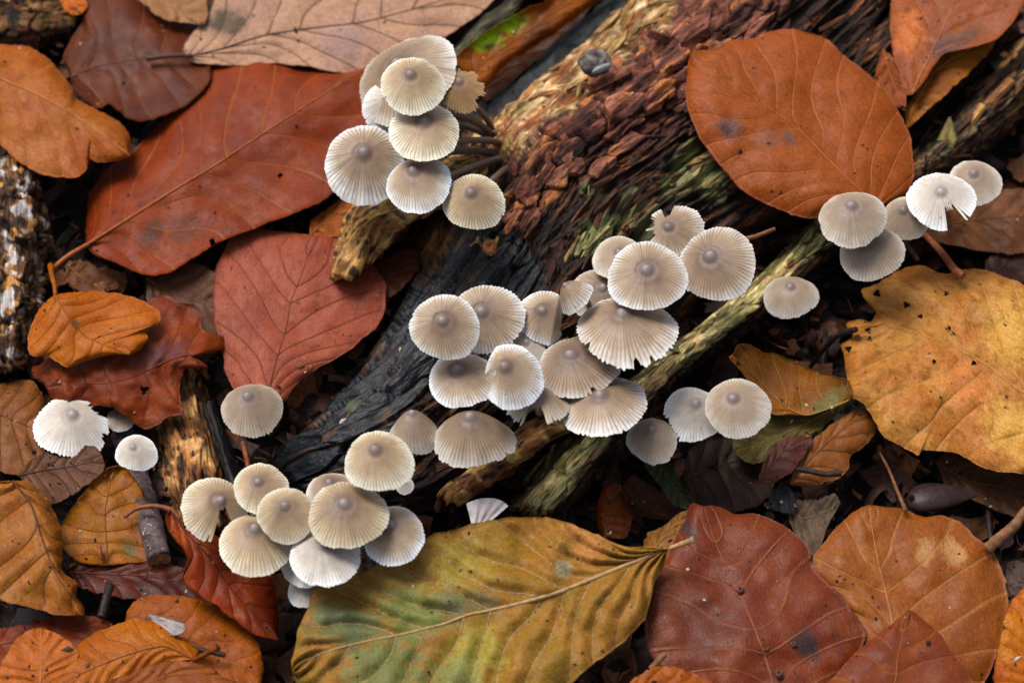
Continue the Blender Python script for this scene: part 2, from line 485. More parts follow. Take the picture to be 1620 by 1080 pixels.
d, c = simple_wood(S(84, 58, 42), S(128, 90, 54), S(40, 32, 30), 0.3, 0.6, [(S(200, 140, 70), .9, .05), (S(206, 200, 196), .95, .25, 1)], 3.0)
wood_patch('lichen_bark', 'crumbling bark chunk crusted with white and ochre lichen beside the orange leaf', [(-70, 190), (-76, 330), (-70, 460), (-60, 590)], [(40, 205), (72, 300), (80, 400), (66, 500), (40, 590)], 260, 110, [14, 19, 19, 15], -8, 3.0, d, c, 'bark', 0.62)
d, c = simple_wood(S(176, 116, 62), S(110, 72, 44), S(46, 34, 28), 0.3, 1.5, [(S(214, 164, 102), .8, .1)])
wood_patch('wood_shard', 'fibrous orange brown wood shard standing between the twig and the lower mushroom clump', [(236, 610), (244, 680), (262, 760), (286, 850)], [(322, 570), (340, 650), (352, 740), (376, 840)], 220, 110, [4, 9, 12, 10], -10, 2.6, d, c, 'wood', 0.5)
d, c = simple_wood(S(60, 56, 44), S(90, 84, 60), S(36, 34, 32), 0.3, 0.7)
wood_patch('dead_stick', 'dark grey green stick lying behind the green and orange leaf', [(690, 110), (740, 50), (800, -5), (900, -90)], [(722, 128), (770, 72), (836, 18), (930, -60)], 180, 60, [13, 14, 14], -6, 2.2, d, c, 'stick', 0.5)
d, c = simple_wood(S(70, 50, 38), S(130, 92, 52), S(28, 24, 24), 0.3, 0.5, [(S(150, 112, 58), .8, .12), (S(140, 84, 70), .7, .3, 1)], 3.0)
wood_patch('bark_crumble', 'crumbly brown bark pile above the curled tan orange leaf', [(-60, -60), (0, -50), (70, -40), (130, -40)], [(-60, 95), (0, 85), (60, 78), (118, 70)], 180, 120, [6, 9, 10, 4], -6, 3.0, d, c, 'bark', 0.5)
d, c = simple_wood(S(34, 34, 38), S(54, 46, 42), S(22, 22, 24), 0.5, 0.5)
wood_patch('charred_stick', 'thin black stick between the fibrous shard and the lone domed mushroom', [(322, 634), (340, 700), (362, 770), (376, 830)], [(336, 630), (358, 696), (380, 766), (394, 826)], 120, 30, [12, 15, 14], 0, 2.2, d, c, 'stick', 0.5)

# ---- loose flakes and splinters on the log, each its own piece
def flake_mesh(name, k, asp, th):
    n = 9
    a = np.sort(rng.uniform(0, 2*np.pi, n) * 0.35 + np.linspace(0, 2*np.pi, n, endpoint=False) * 0.85)
    r = rng.uniform(0.7, 1.1, n)
    sq = 1 / np.maximum(np.abs(np.cos(a)), np.abs(np.sin(a))) ** 0.5
    x, y = np.cos(a)*r*sq*0.5, np.sin(a)*r*sq*0.5*asp
    bot = np.stack([x*1.06, y*1.06, np.full(n, -th)], 1)
    top = np.stack([x, y, th*rng.uniform(0.2, 0.9, n)], 1)
    inn = np.stack([x*0.5, y*0.5, th*rng.uniform(0.6, 1.3, n)], 1)
    V = np.vstack([bot, top, inn, [[0, 0, th*rng.uniform(.5, 1.2)]]])
    F = np.vstack([gridf(3, n, True), [[3*n, 2*n+i, 2*n+(i+1) % n, 2*n+(i+1) % n] for i in range(n)]])
    F = [list(q[:3]) if q[2] == q[3] else list(q) for q in F.tolist()]
    me = bpy.data.meshes.new(name); me.from_pydata(V.tolist(), [], F); me.update()
    return me

def flake_mat(name, cols, rough):
    t = NT(name)
    oi = t.n("ShaderNodeObjectInfo").outputs['Random']; g = t.n("ShaderNodeTexCoord").outputs['Object']
    r = t.n("ShaderNodeValToRGB"); r.color_ramp.interpolation = 'LINEAR'
    el = r.color_ramp.elements
    while len(el) < len(cols): el.new(0.5)
    for i, cc in enumerate(cols):
        el[i].position = i / (len(cols) - 1); el[i].color = (*cc, 1)
    t.s(r.inputs[0], oi)
    g1 = t.noise(t.vscale(g, (2.5, 10, 7)), 1.0, 5.0, 0.65); g2 = t.noise(g, 7.0, 4.0, 0.6)
    m = t.math('MULTIPLY', t.mapr(g1, 0.3, 0.7, 0.5, 1.3), t.mapr(g2, 0.3, 0.7, 0.6, 1.0))
    c = t.mix(1.0, r.outputs[0], t.n("ShaderNodeCombineColor", {0: m, 1: m, 2: m}).outputs[0], 'MULTIPLY')
    return t.out(Base_Color=c, Roughness=rough, Normal=t.bump(t.math('ADD', g1, t.math('MULTIPLY', g2, 0.6)), 0.8, 0.0008))

FM_RED = flake_mat('red rotten flakes', [S(104, 60, 50), S(128, 78, 62), S(146, 90, 70), S(116, 68, 54), S(176, 110, 70)], 0.75)
FM_PALE = flake_mat('pale splinters', [S(190, 140, 84), S(150, 96, 56), S(216, 172, 110), S(128, 118, 70), S(200, 150, 90)], 0.75)
FM_DARK = flake_mat('dark splinters', [S(50, 36, 30), S(92, 58, 40), S(34, 30, 30), S(120, 72, 44), S(64, 44, 36)], 0.6)
FM_MOSS = flake_mat('mossy splinters', [S(160, 146, 92), S(128, 128, 84), S(182, 164, 108), S(96, 82, 54), S(176, 140, 94)], 0.7)
FL_R = [flake_mesh('flake', k, rng.uniform(0.32, 0.6), 0.055) for k in range(7)]
FL_S = [flake_mesh('splinter', k, rng.uniform(0.08, 0.2), 0.04) for k in range(6)]
_cache = {}
def piece(name, src, mat, parent, P, N, D, size, tilt=14, spin=12, lift=0.1):
    key = (src.name, mat.name)
    if key not in _cache:
        m = src.copy(); m.materials.append(mat); _cache[key] = m
    n = Vector(N).normalized(); x = Vector(D); x = (x - n * x.dot(n)).normalized(); y = n.cross(x)
    M = Matrix((x, y, n)).transposed().to_4x4()
    M = Matrix.Translation(Vector(P) + n * size * lift * MM) @ M @ Matrix.Rotation(math.radians(rng.normal(0, spin)), 4, 'Z') @ Matrix.Rotation(math.radians(rng.normal(0, tilt)), 4, 'X') @ Matrix.Rotation(math.radians(rng.normal(0, tilt*0.6)), 4, 'Y')
    M = M @ Matrix.Diagonal((size*MM, size*MM*rng.uniform(.8, 1.25), size*MM*rng.uniform(.7, 1.3), 1))
    o = bpy.data.objects.new(name, _cache[key]); COL.objects.link(o)
    o.parent = parent; o.matrix_parent_inverse = Matrix.Translation(-parent.location); o.matrix_basis = M
    return o

def scatter_on(G, want, cond, name, srcs, mat, parent, lo, hi, **kw):
    nu, nv = G['U'].shape; k = 0; tries = 0
    while k < want and tries < want * 60:
        tries += 1
        i, j = rng.integers(5, nu-5), rng.integers(int(nv*.06), int(nv*.94))
        px, py = G['PX'][i, j]
        if not (-30 < px < 1650 and -30 < py < 1110) or not cond(px, py, i/nu, j/nv): continue
        D = G['P'][min(i+4, nu-1), j] - G['P'][max(i-4, 0), j]
        sz = lo * (hi/lo) ** rng.random()
        piece(name, srcs[rng.integers(len(srcs))], mat, parent, G['P'][i, j], G['N'][i, j], D, sz, **kw); k += 1

def zc(w):
    return lambda px, py, u, v: zones(np.array(px), np.array(py))[w] > 0.55
scatter_on(LG, 45, lambda px, py, u, v: zones(np.array(px), np.array(py))[2] > 0.5 and zones(np.array(px), np.array(py))[1] < 0.6, 'bark_flake', FL_R, FM_RED, LOG, 5.5, 19.0, tilt=4.5, spin=6, lift=0.012)
scatter_on(LG, 40, zc(1), 'wood_sliver', FL_S, FM_PALE, LOG, 5.0, 16.0, tilt=6, spin=6, lift=0.02)
scatter_on(LG, 190, lambda px, py, u, v: px > 640 and max(float(q) for q in zones(np.array(px), np.array(py))) < 0.5, 'wood_splinter', FL_S, FM_DARK, LOG, 6.0, 18.0, tilt=12, lift=0.05)
scatter_on(LG, 26, lambda px, py, u, v: math.hypot(px - 772, py - 386) < 26, 'wood_chip', FL_R + FL_S, FM_PALE, LOG, 1.6, 4.5, tilt=30, spin=60, lift=0.3)
scatter_on(LG, 10, lambda px, py, u, v: math.hypot(px - 1095, py - 275) < 50 or math.hypot(px - 945, py - 385) < 42, 'mossy_sliver', FL_S, FM_MOSS, LOG, 5.0, 14.0, tilt=7, spin=7, lift=0.02)
scatter_on(BG, 26, lambda px, py, u, v: px < 1330 and v < 0.5, 'mossy_sliver', FL_S + FL_R[:2], FM_MOSS, BRANCH, 4.0, 13.0, tilt=7)
scatter_on(BG, 50, lambda px, py, u, v: px > 1400 or v > 0.55, 'wood_splinter', FL_S, FM_DARK, BRANCH, 5.0, 14.0, tilt=8)

# ---- raised mossy slabs of weathered wood
def slab_at(G, x, y, size, mat, parent, name='mossy_slab', src=None):
    d = np.hypot(G['PX'][..., 0] - x, G['PX'][..., 1] - y)
    i, j = np.unravel_index(np.argmin(d), d.shape)
    D = G['P'][min(i+6, len(d)-1), j] - G['P'][max(i-6, 0), j]
    piece(name, src or FL_R[int(rng.integers(7))], mat, parent, G['P'][i, j], G['N'][i, j], D, size, tilt=5, spin=5, lift=0.03)
for x, y, sz in ((1112, 262, 15), (1090, 284, 12), (1068, 306, 9), (1126, 288, 10), (938, 388, 13), (958, 374, 9), (922, 398, 8), (1012, 350, 14), (990, 366, 10), (928, 298, 7)):
    slab_at(LG, x, y, sz, FM_MOSS, LOG)
for x, y, sz in ((1236, 404, 9), (1190, 440, 12), (1160, 470, 11), (1120, 508, 12), (1270, 380, 10), (870, 740, 13), (900, 712, 10), (840, 782, 11), (930, 690, 10)):
    slab_at(BG, x, y, sz, FM_MOSS, BRANCH)
for x, y, sz in ((1500, 225, 14), (1540, 190, 12), (1580, 150, 13), (1600, 120, 10)):
    slab_at(BG, x, y, sz, FM_PALE, BRANCH, 'wood_slab_piece')
for x, y, sz in ((800, 205, 13), (846, 166, 15), (888, 128, 12), (930, 96, 14), (970, 50, 13), (1000, 24, 14), (776, 240, 10)):
    slab_at(LG, x, y, sz, FM_PALE, LOG, 'wood_sliver', FL_S[int(rng.integers(6))])

# ================================================================== leaves
def leaf_mat(name, c1, c2, c3, vein, spot=0.3, rough=0.42, vstr=0.5, patches=(), fine=0.35, blotch=0.5, spotc=None, gloss=0.17, dots=0.0):
    """c1/c2 ground tones, c3 dark mottling; patches = (colour, s mm, t mm, radius mm, strength): stains on the blade"""
    t = NT(name)
    sd = float(rng.uniform(0, 90))
    lc = t.attr('lc')
    sep = t.n("ShaderNodeSeparateXYZ", {0: lc})
    flat = t.n("ShaderNodeCombineXYZ", {0: sep.outputs[0], 1: sep.outputs[1], 2: sd}).outputs[0]
    w = sep.outputs[2]
    n1 = t.noise(flat, 0.075, 4.0, 0.6); n2 = t.noise(flat, 0.33, 5.0, 0.62); n3 = t.noise(flat, 1.6, 4.0, 0.65)
    c = t.mix(t.mapr(n1, 0.40, 0.60), c1, c2)
    c = t.mix(t.math('MULTIPLY', t.mapr(n2, 0.48, 0.72), blotch), c, c3)
    for (pc, ps, pt, pr, pk) in patches:
        dx = t.math('SUBTRACT', sep.outputs[0], float(ps)); dy = t.math('SUBTRACT', sep.outputs[1], float(pt))
        dd = t.math('SQRT', t.math('ADD', t.math('MULTIPLY', dx, dx), t.math('MULTIPLY', dy, dy)))
        dd = t.math('ADD', dd, t.math('MULTIPLY', t.math('SUBTRACT', n2, 0.5), pr * 2.4))
        c = t.mix(t.math('MULTIPLY', t.mapr(dd, pr * 1.35, pr * 0.4), pk), c, pc)
    ed = t.attr('ed', 'Fac')
    c = t.mix(t.math('MULTIPLY', t.mapr(t.math('ADD', ed, t.math('MULTIPLY', t.math('SUBTRACT', n2, 0.5), 1.1)), 0.45, 1.15), 0.55*blotch + 0.15), c, c3)
    # veins: tone next to every side vein, and the fine net between them
    vd = t.math('ABSOLUTE', t.math('SUBTRACT', t.math('FRACT', t.math('ADD', w, 0.5)), 0.5))
    vm = t.mapr(vd, 0.0, 0.075, 1.0, 0.0)
    c = t.mix(t.math('MULTIPLY', vm, vstr), c, vein)
    net = t.n("ShaderNodeTexVoronoi", {'Vector': flat, 'Scale': 1.15}, feature='DISTANCE_TO_EDGE').outputs[0]
    netm = t.mapr(net, 0.0, 0.09, 1.0, 0.0)
    cross = t.noise(t.n("ShaderNodeCombineXYZ", {0: t.math('MULTIPLY', w, 0.5), 1: t.math('MULTIPLY', sep.outputs[1], 1.3), 2: sd}).outputs[0], 1.0, 2.0)
    c = t.mix(t.math('MULTIPLY', netm, 0.22*fine/0.35), c, vein)
    tone = t.math('MULTIPLY', t.mapr(n3, 0.25, 0.75, 0.70, 1.28), t.mapr(cross, 0.3, 0.7, 0.96, 1.05))
    c = t.mix(1.0, c, t.n("ShaderNodeCombineColor", {0: tone, 1: tone, 2: tone}).outputs[0], 'MULTIPLY')
    if spot > 0:
        vs = t.n("ShaderNodeTexVoronoi", {'Vector': flat, 'Scale': 0.42, 'Randomness': 1.0})
        rnd = t.n("ShaderNodeSeparateColor", {0: vs.outputs['Color']}).outputs[0]
        sz = t.math('MULTIPLY', t.mapr(rnd, 1.0 - spot, 1.0, 0.0, 1.0, False), 0.26)
        ds = t.math('ADD', vs.outputs['Distance'], t.math('MULTIPLY', t.math('SUBTRACT', n3, 0.5), 0.22))
        sm = t.mapr(t.math('SUBTRACT', ds, sz), -0.05, 0.03, 1.0, 0.0)
        sm = t.math('MULTIPLY', sm, t.math('GREATER_THAN', rnd, 1.0 - spot))
        c = t.mix(t.math('MULTIPLY', sm, 0.85), c, spotc if spotc is not None else S(44, 28, 26))
    if dots > 0:
        vt = t.n("ShaderNodeTexVoronoi", {'Vector': flat, 'Scale': 1.3, 'Randomness': 1.0})
        rt_ = t.n("ShaderNodeSeparateColor", {0: vt.outputs['Color']}).outputs[1]
        dm = t.math('MULTIPLY', t.mapr(vt.outputs['Distance'], 0.17, 0.10), t.math('GREATER_THAN', t.math('ADD', rt_, t.mapr(n1, 0.4, 0.65, -0.3, 0.0)), 1.0 - dots))
        c = t.mix(t.math('MULTIPLY', dm, 0.85), c, S(30, 20, 18))
    h = t.math('ADD', t.math('MULTIPLY', netm, -0.25*fine), t.math('ADD', t.math('MULTIPLY', n3, 0.35), t.math('MULTIPLY', cross, 0.15)))
    h = t.math('ADD', h, t.math('MULTIPLY', vm, -0.5))
    nrm = t.bump(h, 0.55, 0.0006)
    return t.out(Base_Color=c, Roughness=t.mapr(n2, 0.3, 0.7, rough - 0.07, rough + 0.16), Normal=nrm, Specular_IOR_Level=gloss)

def plain_mat(name, col, rough=0.5, var=0.3, scale=600.0):
    t = NT(name)
    g = t.n("ShaderNodeTexCoord").outputs['Object']
    n = t.noise(g, scale, 4.0, 0.6)
    m = t.mapr(n, 0.25, 0.75, 1 - var, 1 + var)
    c = t.mix(1.0, col, t.n("ShaderNodeCombineColor", {0: m, 1: m, 2: m}).outputs[0], 'MULTIPLY')
    return t.out(Base_Color=c, Roughness=rough, Normal=t.bump(n, 0.4, 0.0004))

LEAFP = []
def leaf(name, label, M, L, R, z, sty, gx=0.0, gy=0.0, fold=0.0, curl=(0, 0), curlp=3.0, tip=0.0, base=0.0, pleat=0.5, nv=8, vk=0.27, rev=False,
         amp=1.2, wl=120.0, edge=1.6, pet=None, holes=(), vr=0.13, mr=0.42, group=None, N=84, K=22, cat='leaf', raised=True, vlift=0.0, seed=None, sag=0.0, slack=0.8):
    """beech-like leaf from its midrib and two margins (base to tip); z in mm, gx/gy rise in mm per 100 px"""
    if rev: M, L, R = list(M)[::-1], list(R)[::-1], list(L)[::-1]
    Mp = spline(M, N + 1)
    Lp = spline([M[0]] + list(L) + [M[-1]], N + 1); Rp = spline([M[0]] + list(R) + [M[-1]], N + 1)
    sdd = rng.uniform(0, 100)
    s = np.linspace(0, 1, N + 1); tau = np.linspace(0, 1, K + 1)
    for E in (Lp, Rp):
        d = E - Mp; ln = np.linalg.norm(d, axis=1, keepdims=True) + 1e-6
        j = (1.7*pn(s*17, sdd + E[0, 0]*0.02, 5.0) + pn(s*55, sdd + E[0, 0]*0.01, 1.0) + 0.6*pn(s*140, sdd, 2.0)) * edge
        E += d/ln * (j * np.minimum(1, ln[:, 0]/20))[:, None]
    left = Mp[:, None] + (Lp - Mp)[:, None] * tau[None, ::-1, None]
    right = Mp[:, None] + (Rp - Mp)[:, None] * tau[None, 1:, None]
    PX = np.concatenate([left, right], 1)
    T = np.concatenate([-tau[::-1], tau[1:]])
    A = np.abs(T)[None, :]; Sg = s[:, None]
    # side-vein coordinate: whole numbers lie on a vein
    Sw = Sg + 0.16/nv*np.sin(Sg*2*np.pi*nv/2.3 + sdd) + 0.10/nv*np.sin(Sg*2*np.pi*nv/3.7 + 2*sdd)
    bend = 0.022*A*A*pn(Sg*4, A*1.5 + np.sign(T)[None]*5, sdd)
    wv = nv * (Sw - vk * A * (1.6 - 0.6*A) * (1 - 0.5*Sg) + bend) + np.where(T[None] < 0, 0.22, 0.0) * np.minimum(1, A*6)
    cx, cy = PX[..., 0].mean(), PX[..., 1].mean()
    Z = z + gx*(PX[..., 0] - cx)/100 + gy*(PX[..., 1] - cy)/100
    Z = Z + fold*A + np.where(T[None] < 0, curl[0], curl[1]) * A**curlp + tip*Sg**3 + base*(1 - Sg)**3 - sag*(4*Sg*(1-Sg))
    Z = Z + pleat*(np.abs(np.sin(np.pi*wv)) - 0.6)*np.minimum(1, A*4)*(1 - 0.4*A)
    Z = Z + 1.4*amp*fbm(PX[..., 0]/wl, PX[..., 1]/wl, sdd, 3) + 0.30*slack*fbm(PX[..., 0]/26, PX[..., 1]/26, sdd+7, 2)
    P = at(PX[..., 0], PX[..., 1], Z)
    sm = np.concatenate([[0], np.cumsum(np.linalg.norm(np.diff(P[:, K], axis=0), axis=1))]) * 1000
    side = np.linalg.norm(P - P[:, K:K+1], axis=-1) * 1000 * np.sign(T)[None]
    lc = np.stack([np.broadcast_to(sm[:, None], side.shape), side, wv], -1).reshape(-1, 3)
    Nn = gnormal(P); LEAFP.append((P, Nn))
    n, m = PX.shape[:2]
    V = np.vstack([P.reshape(-1, 3), (P - Nn*0.00022).reshape(-1, 3)])
    F = gridf(n, m); nb = n*m
    ctr = PX.reshape(-1, 2)[F].mean(1); keep = np.ones(len(F), bool)
    for hx, hy, hr in holes:
        an = np.arctan2(ctr[:, 1]-hy, ctr[:, 0]-hx)
        keep &= np.hypot(ctr[:, 0]-hx, ctr[:, 1]-hy) > hr*(1 + 0.25*np.sin(3*an + hx))
    Fk = F[keep]
    rim = []
    i = np.arange(n-1)
    a, b = i*m, (i+1)*m
    rim.append(np.stack([b, a, a+nb, b+nb], 1)); a, b = i*m+m-1, (i+1)*m+m-1
    rim.append(np.stack([a, b, b+nb, a+nb], 1))
    FF = np.vstack([Fk, Fk[:, ::-1] + nb] + rim)
    o = empty(name, Vector((P[n//2, K][0], P[n//2, K][1], 0)), label, cat, group)
    vein = sty['vein']
    blade = obj('blade', mesh(name + ' blade', V, FF, True, {'lc': np.vstack([lc, lc]), 'ed': np.tile((np.broadcast_to(A**7, side.shape)).ravel(), 2)}), leaf_mat(label, **sty), o)
    # veins as raised cords on the blade
    def samp(ss, tt, lift):
        ss = np.clip(np.asarray(ss, float), 0, 1)*N; tt = np.asarray(tt, float)*K + K
        i0 = np.minimum(ss.astype(int), N-1); j0 = np.clip(tt.astype(int), 0, 2*K-1)
        f, g = (ss-i0)[:, None], (tt-j0)[:, None]
        q = lambda X: X[i0, j0]*(1-f)*(1-g) + X[i0+1, j0]*f*(1-g) + X[i0, j0+1]*(1-f)*g + X[i0+1, j0+1]*f*g
        return q(P) + q(Nn)*lift*MM
    vmat = plain_mat(label + ' veins', vein, 0.5, 0.3)
    ss = np.linspace(0.0, 0.985, 60)
    mv, mf = tube(samp(ss, np.zeros(60), 0.03), (mr*0.72*(1 - 0.75*ss))*MM, 7)
    obj('midrib', mesh('midrib', mv, mf), vmat, o)
    if raised:
        VV, VF, off = [], [], 0
        for k in range(0, nv + 1):
            for sg in (-1, 1):
                tt = np.linspace(0.0, 0.97, K)
                jc = np.round(sg*tt*K + K).astype(int)
                tt = np.abs(jc - K)/K
                sv = np.array([np.interp(k, wv[:, j], s, left=-1, right=2) for j in jc])
                ok = (sv < 0.985) & (sv > 0.005)
                if ok.sum() < 6: continue
                tt, sv = tt[ok], sv[ok]
                v_, f_ = tube(samp(sv, sg*tt, vlift), vr*(1 - 0.7*tt)*MM, 5)
                VV.append(v_); VF.append(f_ + off); off += len(v_)
        if VV: obj('side_veins', mesh('side_veins', np.vstack(VV), np.vstack(VF)), vmat, o)
    if pet:
        pp = spline(pet, 24)
        pw = at(pp[:, 0], pp[:, 1], pp[:, 2])
        r = np.linspace(0.55, 0.75, 24) * 1.15 * MM
        r[-3:] *= np.array([1.1, 1.2, 1.1])
        pv, pf = tube(pw, r, 9)
        obj('petiole', mesh('petiole', pv, pf), plain_mat(label + ' petiole', sty.get('vein'), 0.5, 0.35), o)
    return o, P

def sat(c, k=1.16, v=0.62):
    l = c.mean()
    return np.clip(l + (c - l)*k, 0.002, 1) * v * np.array([1.0, 0.97, 0.74])

def st(c1, c2, c3, vein, **kw):
    return dict(c1=sat(S(*c1)), c2=sat(S(*c2)), c3=sat(S(*c3)), vein=sat(S(*vein), 1.1), **kw)

LIT = 'fallen beech leaves'
# --- upper part
leaf('beech_leaf', 'long glossy rust red leaf with pale midrib under the upper mushroom clump', 
     [(136, 388), (205, 345), (270, 304), (340, 262), (400, 222), (480, 170), (540, 132), (600, 96), (640, 78)],
     [(136, 345), (140, 308), (162, 272), (198, 246), (228, 222), (252, 195), (262, 165), (276, 132), (310, 96), (352, 82), (405, 80), (440, 92), (472, 106), (530, 114), (580, 106)],
     [(150, 402), (190, 420), (235, 437), (275, 428), (310, 405), (340, 386), (400, 362), (440, 346), (500, 322), (530, 300), (560, 268), (590, 235), (625, 170)],
     15, st((150, 66, 26), (132, 54, 22), (96, 42, 24), (186, 112, 74), spot=0.22, rough=0.36, vstr=0.35, patches=[(S(54, 36, 30), 22, 9, 4, .8), (S(60, 36, 32), 32, 14, 5, .6)]),
     fold=-3.0, curl=(-9, 3), gy=-0.6, pleat=0.6, nv=9, pet=[(140, 386, 16), (112, 402, 17), (92, 418, 16), (84, 430, 13)], mr=0.7, group=None, holes=[(508, 257, 5), (442, 280, 5), (333, 382, 4)])
leaf('beech_leaf', 'curled tan orange leaf with nibbled margin beside the lichen crusted bark',
     [(-60, 92), (0, 124), (60, 150), (110, 178), (160, 212), (206, 246)],
     [(-40, 60), (0, 70), (45, 74), (82, 100), (112, 136), (122, 158), (160, 176), (190, 194), (204, 215)],
     [(-50, 170), (0, 228), (50, 270), (90, 280), (122, 280), (138, 266), (134, 245), (128, 238), (150, 256), (180, 254)],
     21, st((186, 112, 62), (172, 92, 40), (150, 70, 26), (208, 142, 96), spot=0.1, rough=0.4, vstr=0.35), fold=-1.5, curl=(-6, -1), gy=-1.5, pleat=0.7, nv=7, mr=0.6)
leaf('beech_leaf', 'dark chestnut leaf lying behind the long rust red leaf',
     [(112, 122), (150, 106), (200, 96), (250, 90), (330, 88)],
     [(100, 92), (112, 60), (130, 30), (120, -20), (170, -40), (230, 10), (262, 28), (300, 32), (330, 60)],
     [(112, 140), (145, 168), (158, 172), (172, 165), (188, 175), (202, 188), (225, 192), (250, 186), (290, 170), (330, 130)],
     9, st((110, 52, 28), (92, 44, 30), (70, 34, 24), (140, 92, 76), spot=0.2, rough=0.34, vstr=0.3), gy=1.0, curl=(-3, 2), pleat=0.5, nv=6)
leaf('beech_leaf', 'large pale pinkish tan leaf with dark veins behind the upper mushroom clump',
     [(298, 90), (350, 78), (420, 56), (500, 44), (580, 34), (700, 0), (840, -60)],
     [(290, 76), (310, 45), (332, 18), (350, -20), (420, -70), (560, -110), (720, -100)],
     [(305, 98), (370, 104), (430, 100), (480, 104), (530, 114), (585, 112), (640, 84), (700, 60), (760, 20), (810, -30)],
     11, st((214, 172, 156), (198, 158, 150), (168, 124, 118), (104, 74, 64), spot=0.12, rough=0.5, vstr=0.55, patches=[(S(74, 66, 54), 18, -9, 6, .85), (S(140, 112, 116), 50, 6, 8, .5)]),
     gy=-1.0, pleat=0.7, nv=9, pet=[(304, 89, 12), (280, 88, 13), (255, 90, 13), (232, 93, 12)], mr=0.55)
leaf('beech_leaf', 'pale brown leaf tucked behind the dark chestnut leaf', [(208, -40), (250, -5), (290, 22), (322, 40)], [(240, -50), (290, -30), (322, -5), (330, 20)], [(214, -10), (232, 12), (258, 30), (290, 36)],
     12, st((176, 130, 100), (160, 112, 82), (130, 88, 60), (196, 142, 100), spot=0.1), nv=5)
leaf('beech_leaf', 'small bright orange leaf scrap above the dark chestnut leaf', [(92, -20), (112, 0), (128, 22)], [(110, -25), (130, -10), (138, 10)], [(94, 0), (102, 16), (116, 24)], 8, st((212, 120, 40), (196, 100, 34), (150, 70, 30), (220, 140, 70)), nv=4, raised=False)
leaf('beech_leaf', 'glossy orange leaf with bright green patch beside the pale log edge',
     [(742, 122), (775, 92), (820, 60), (870, 26), (930, -14), (1000, -60)],
     [(722, 96), (728, 82), (768, 52), (805, 30), (832, 14), (862, 2), (900, -30), (960, -70)],
     [(752, 142), (772, 138), (790, 112), (826, 84), (870, 58), (912, 26), (950, 0), (1000, -30)],
     17, st((158, 88, 20), (136, 72, 18), (84, 48, 18), (150, 92, 30), spot=0.1, rough=0.24, patches=[(S(112, 150, 10), 17, -6, 5, .95), (S(112, 150, 10), 26, -6.5, 5, .95), (S(30, 40, 16), 15, -3.5, 2.0, .9), (S(70, 36, 16), 30, 5, 7, .8)]),
     fold=1.0, gx=1.0, gy=3.0, curl=(3, -5), nv=7, pleat=0.3, amp=0.8)
leaf('beech_leaf', 'shiny dark brown leaf in the gap between the green patched leaf and the log', [(760, 142), (800, 108), (850, 66), (900, 20), (960, -40)], [(762, 120), (800, 85), (850, 40), (900, -10)], [(772, 160), (830, 112), (880, 70), (930, 20)],
     7, st((92, 48, 20), (70, 36, 18), (50, 28, 18), (110, 64, 30), rough=0.26), nv=7, pleat=0.4)
leaf('beech_leaf', 'broad smooth orange brown leaf with grey ringed spot resting on the log',
     [(1392, 330), (1360, 300), (1312, 254), (1265, 206), (1205, 162), (1162, 130), (1136, 98), (1092, 80)],
     [(1370, 330), (1340, 342), (1300, 346), (1255, 340), (1225, 328), (1196, 316), (1160, 286), (1130, 250), (1106, 216), (1092, 184), (1085, 150), (1088, 115)],
     [(1420, 318), (1440, 300), (1446, 262), (1440, 220), (1424, 180), (1410, 152), (1390, 130), (1352, 102), (1332, 84), (1318, 70), (1300, 58), (1262, 48), (1236, 46), (1210, 52), (1204, 60), (1180, 62), (1150, 66), (1140, 76), (1110, 80)],
     40, st((170, 92, 54), (160, 84, 44), (132, 66, 40), (196, 120, 70), spot=0.10, rough=0.4, vstr=0.3, patches=[(S(92, 66, 66), 50.5, -13.5, 4.0, .8), (S(60, 42, 44), 51.5, -15, 1.9, .9), (S(110, 74, 62), 41.0, -9.0, 3.8, .6), (S(84, 62, 56), 36, -4.5, 2.6, .75)]),
     gx=-1.0, gy=-0.5, curl=(-4, -4), curlp=4, pleat=0.45, nv=9, vk=0.40, base=-3, mr=0.36)
leaf('beech_leaf', 'upright red brown leaf with dark blotches and folded yellow margin behind the broad leaf',
     [(1442, 150), (1456, 118), (1470, 90), (1490, 48), (1512, 0), (1540, -60)],
     [(1432, 148), (1420, 112), (1410, 70), (1408, 30), (1412, -20), (1440, -60)],
     [(1458, 132), (1478, 102), (1494, 84), (1540, 74), (1580, 60), (1608, 26), (1630, -20), (1620, -60)],
     33, st((160, 92, 70), (170, 90, 44), (120, 66, 46), (200, 132, 92), spot=0.25, rough=0.42, vstr=0.3, patches=[(S(62, 50, 50), 13, 6.5, 3.5, .9), (S(80, 62, 64), 18, 3, 5, .7), (S(70, 50, 44), 22, 9, 4, .7), (S(206, 110, 40), 18, -9, 6, .7)]),
     gx=2.5, gy=-2.5, nv=7, pleat=0.4, curl=(0, 2))
leaf('beech_leaf', 'yellow orange underside of a folded leaf margin above the mushroom cluster on the branch', [(1434, 202), (1446, 168), (1480, 112), (1530, 80), (1580, 56)], [(1432, 170), (1444, 156), (1470, 108), (1494, 82), (1540, 70)], [(1440, 200), (1470, 172), (1500, 146), (1536, 112), (1566, 80)],
     27, st((176, 108, 30), (150, 84, 28), (90, 56, 24), (186, 128, 60), spot=0.25, rough=0.4), gy=-2, gx=2, nv=6, pleat=0.3, raised=True)
leaf('beech_leaf', 'small rusty leaf flap between the broad leaf and the upright blotched leaf', [(1398, 80), (1406, 110), (1420, 150), (1432, 176)], [(1390, 95), (1384, 124), (1400, 150), (1420, 168)], [(1412, 90), (1424, 120), (1434, 150)], 29, st((160, 84, 48), (146, 72, 40), (110, 56, 36), (176, 104, 66)), nv=4, raised=False)
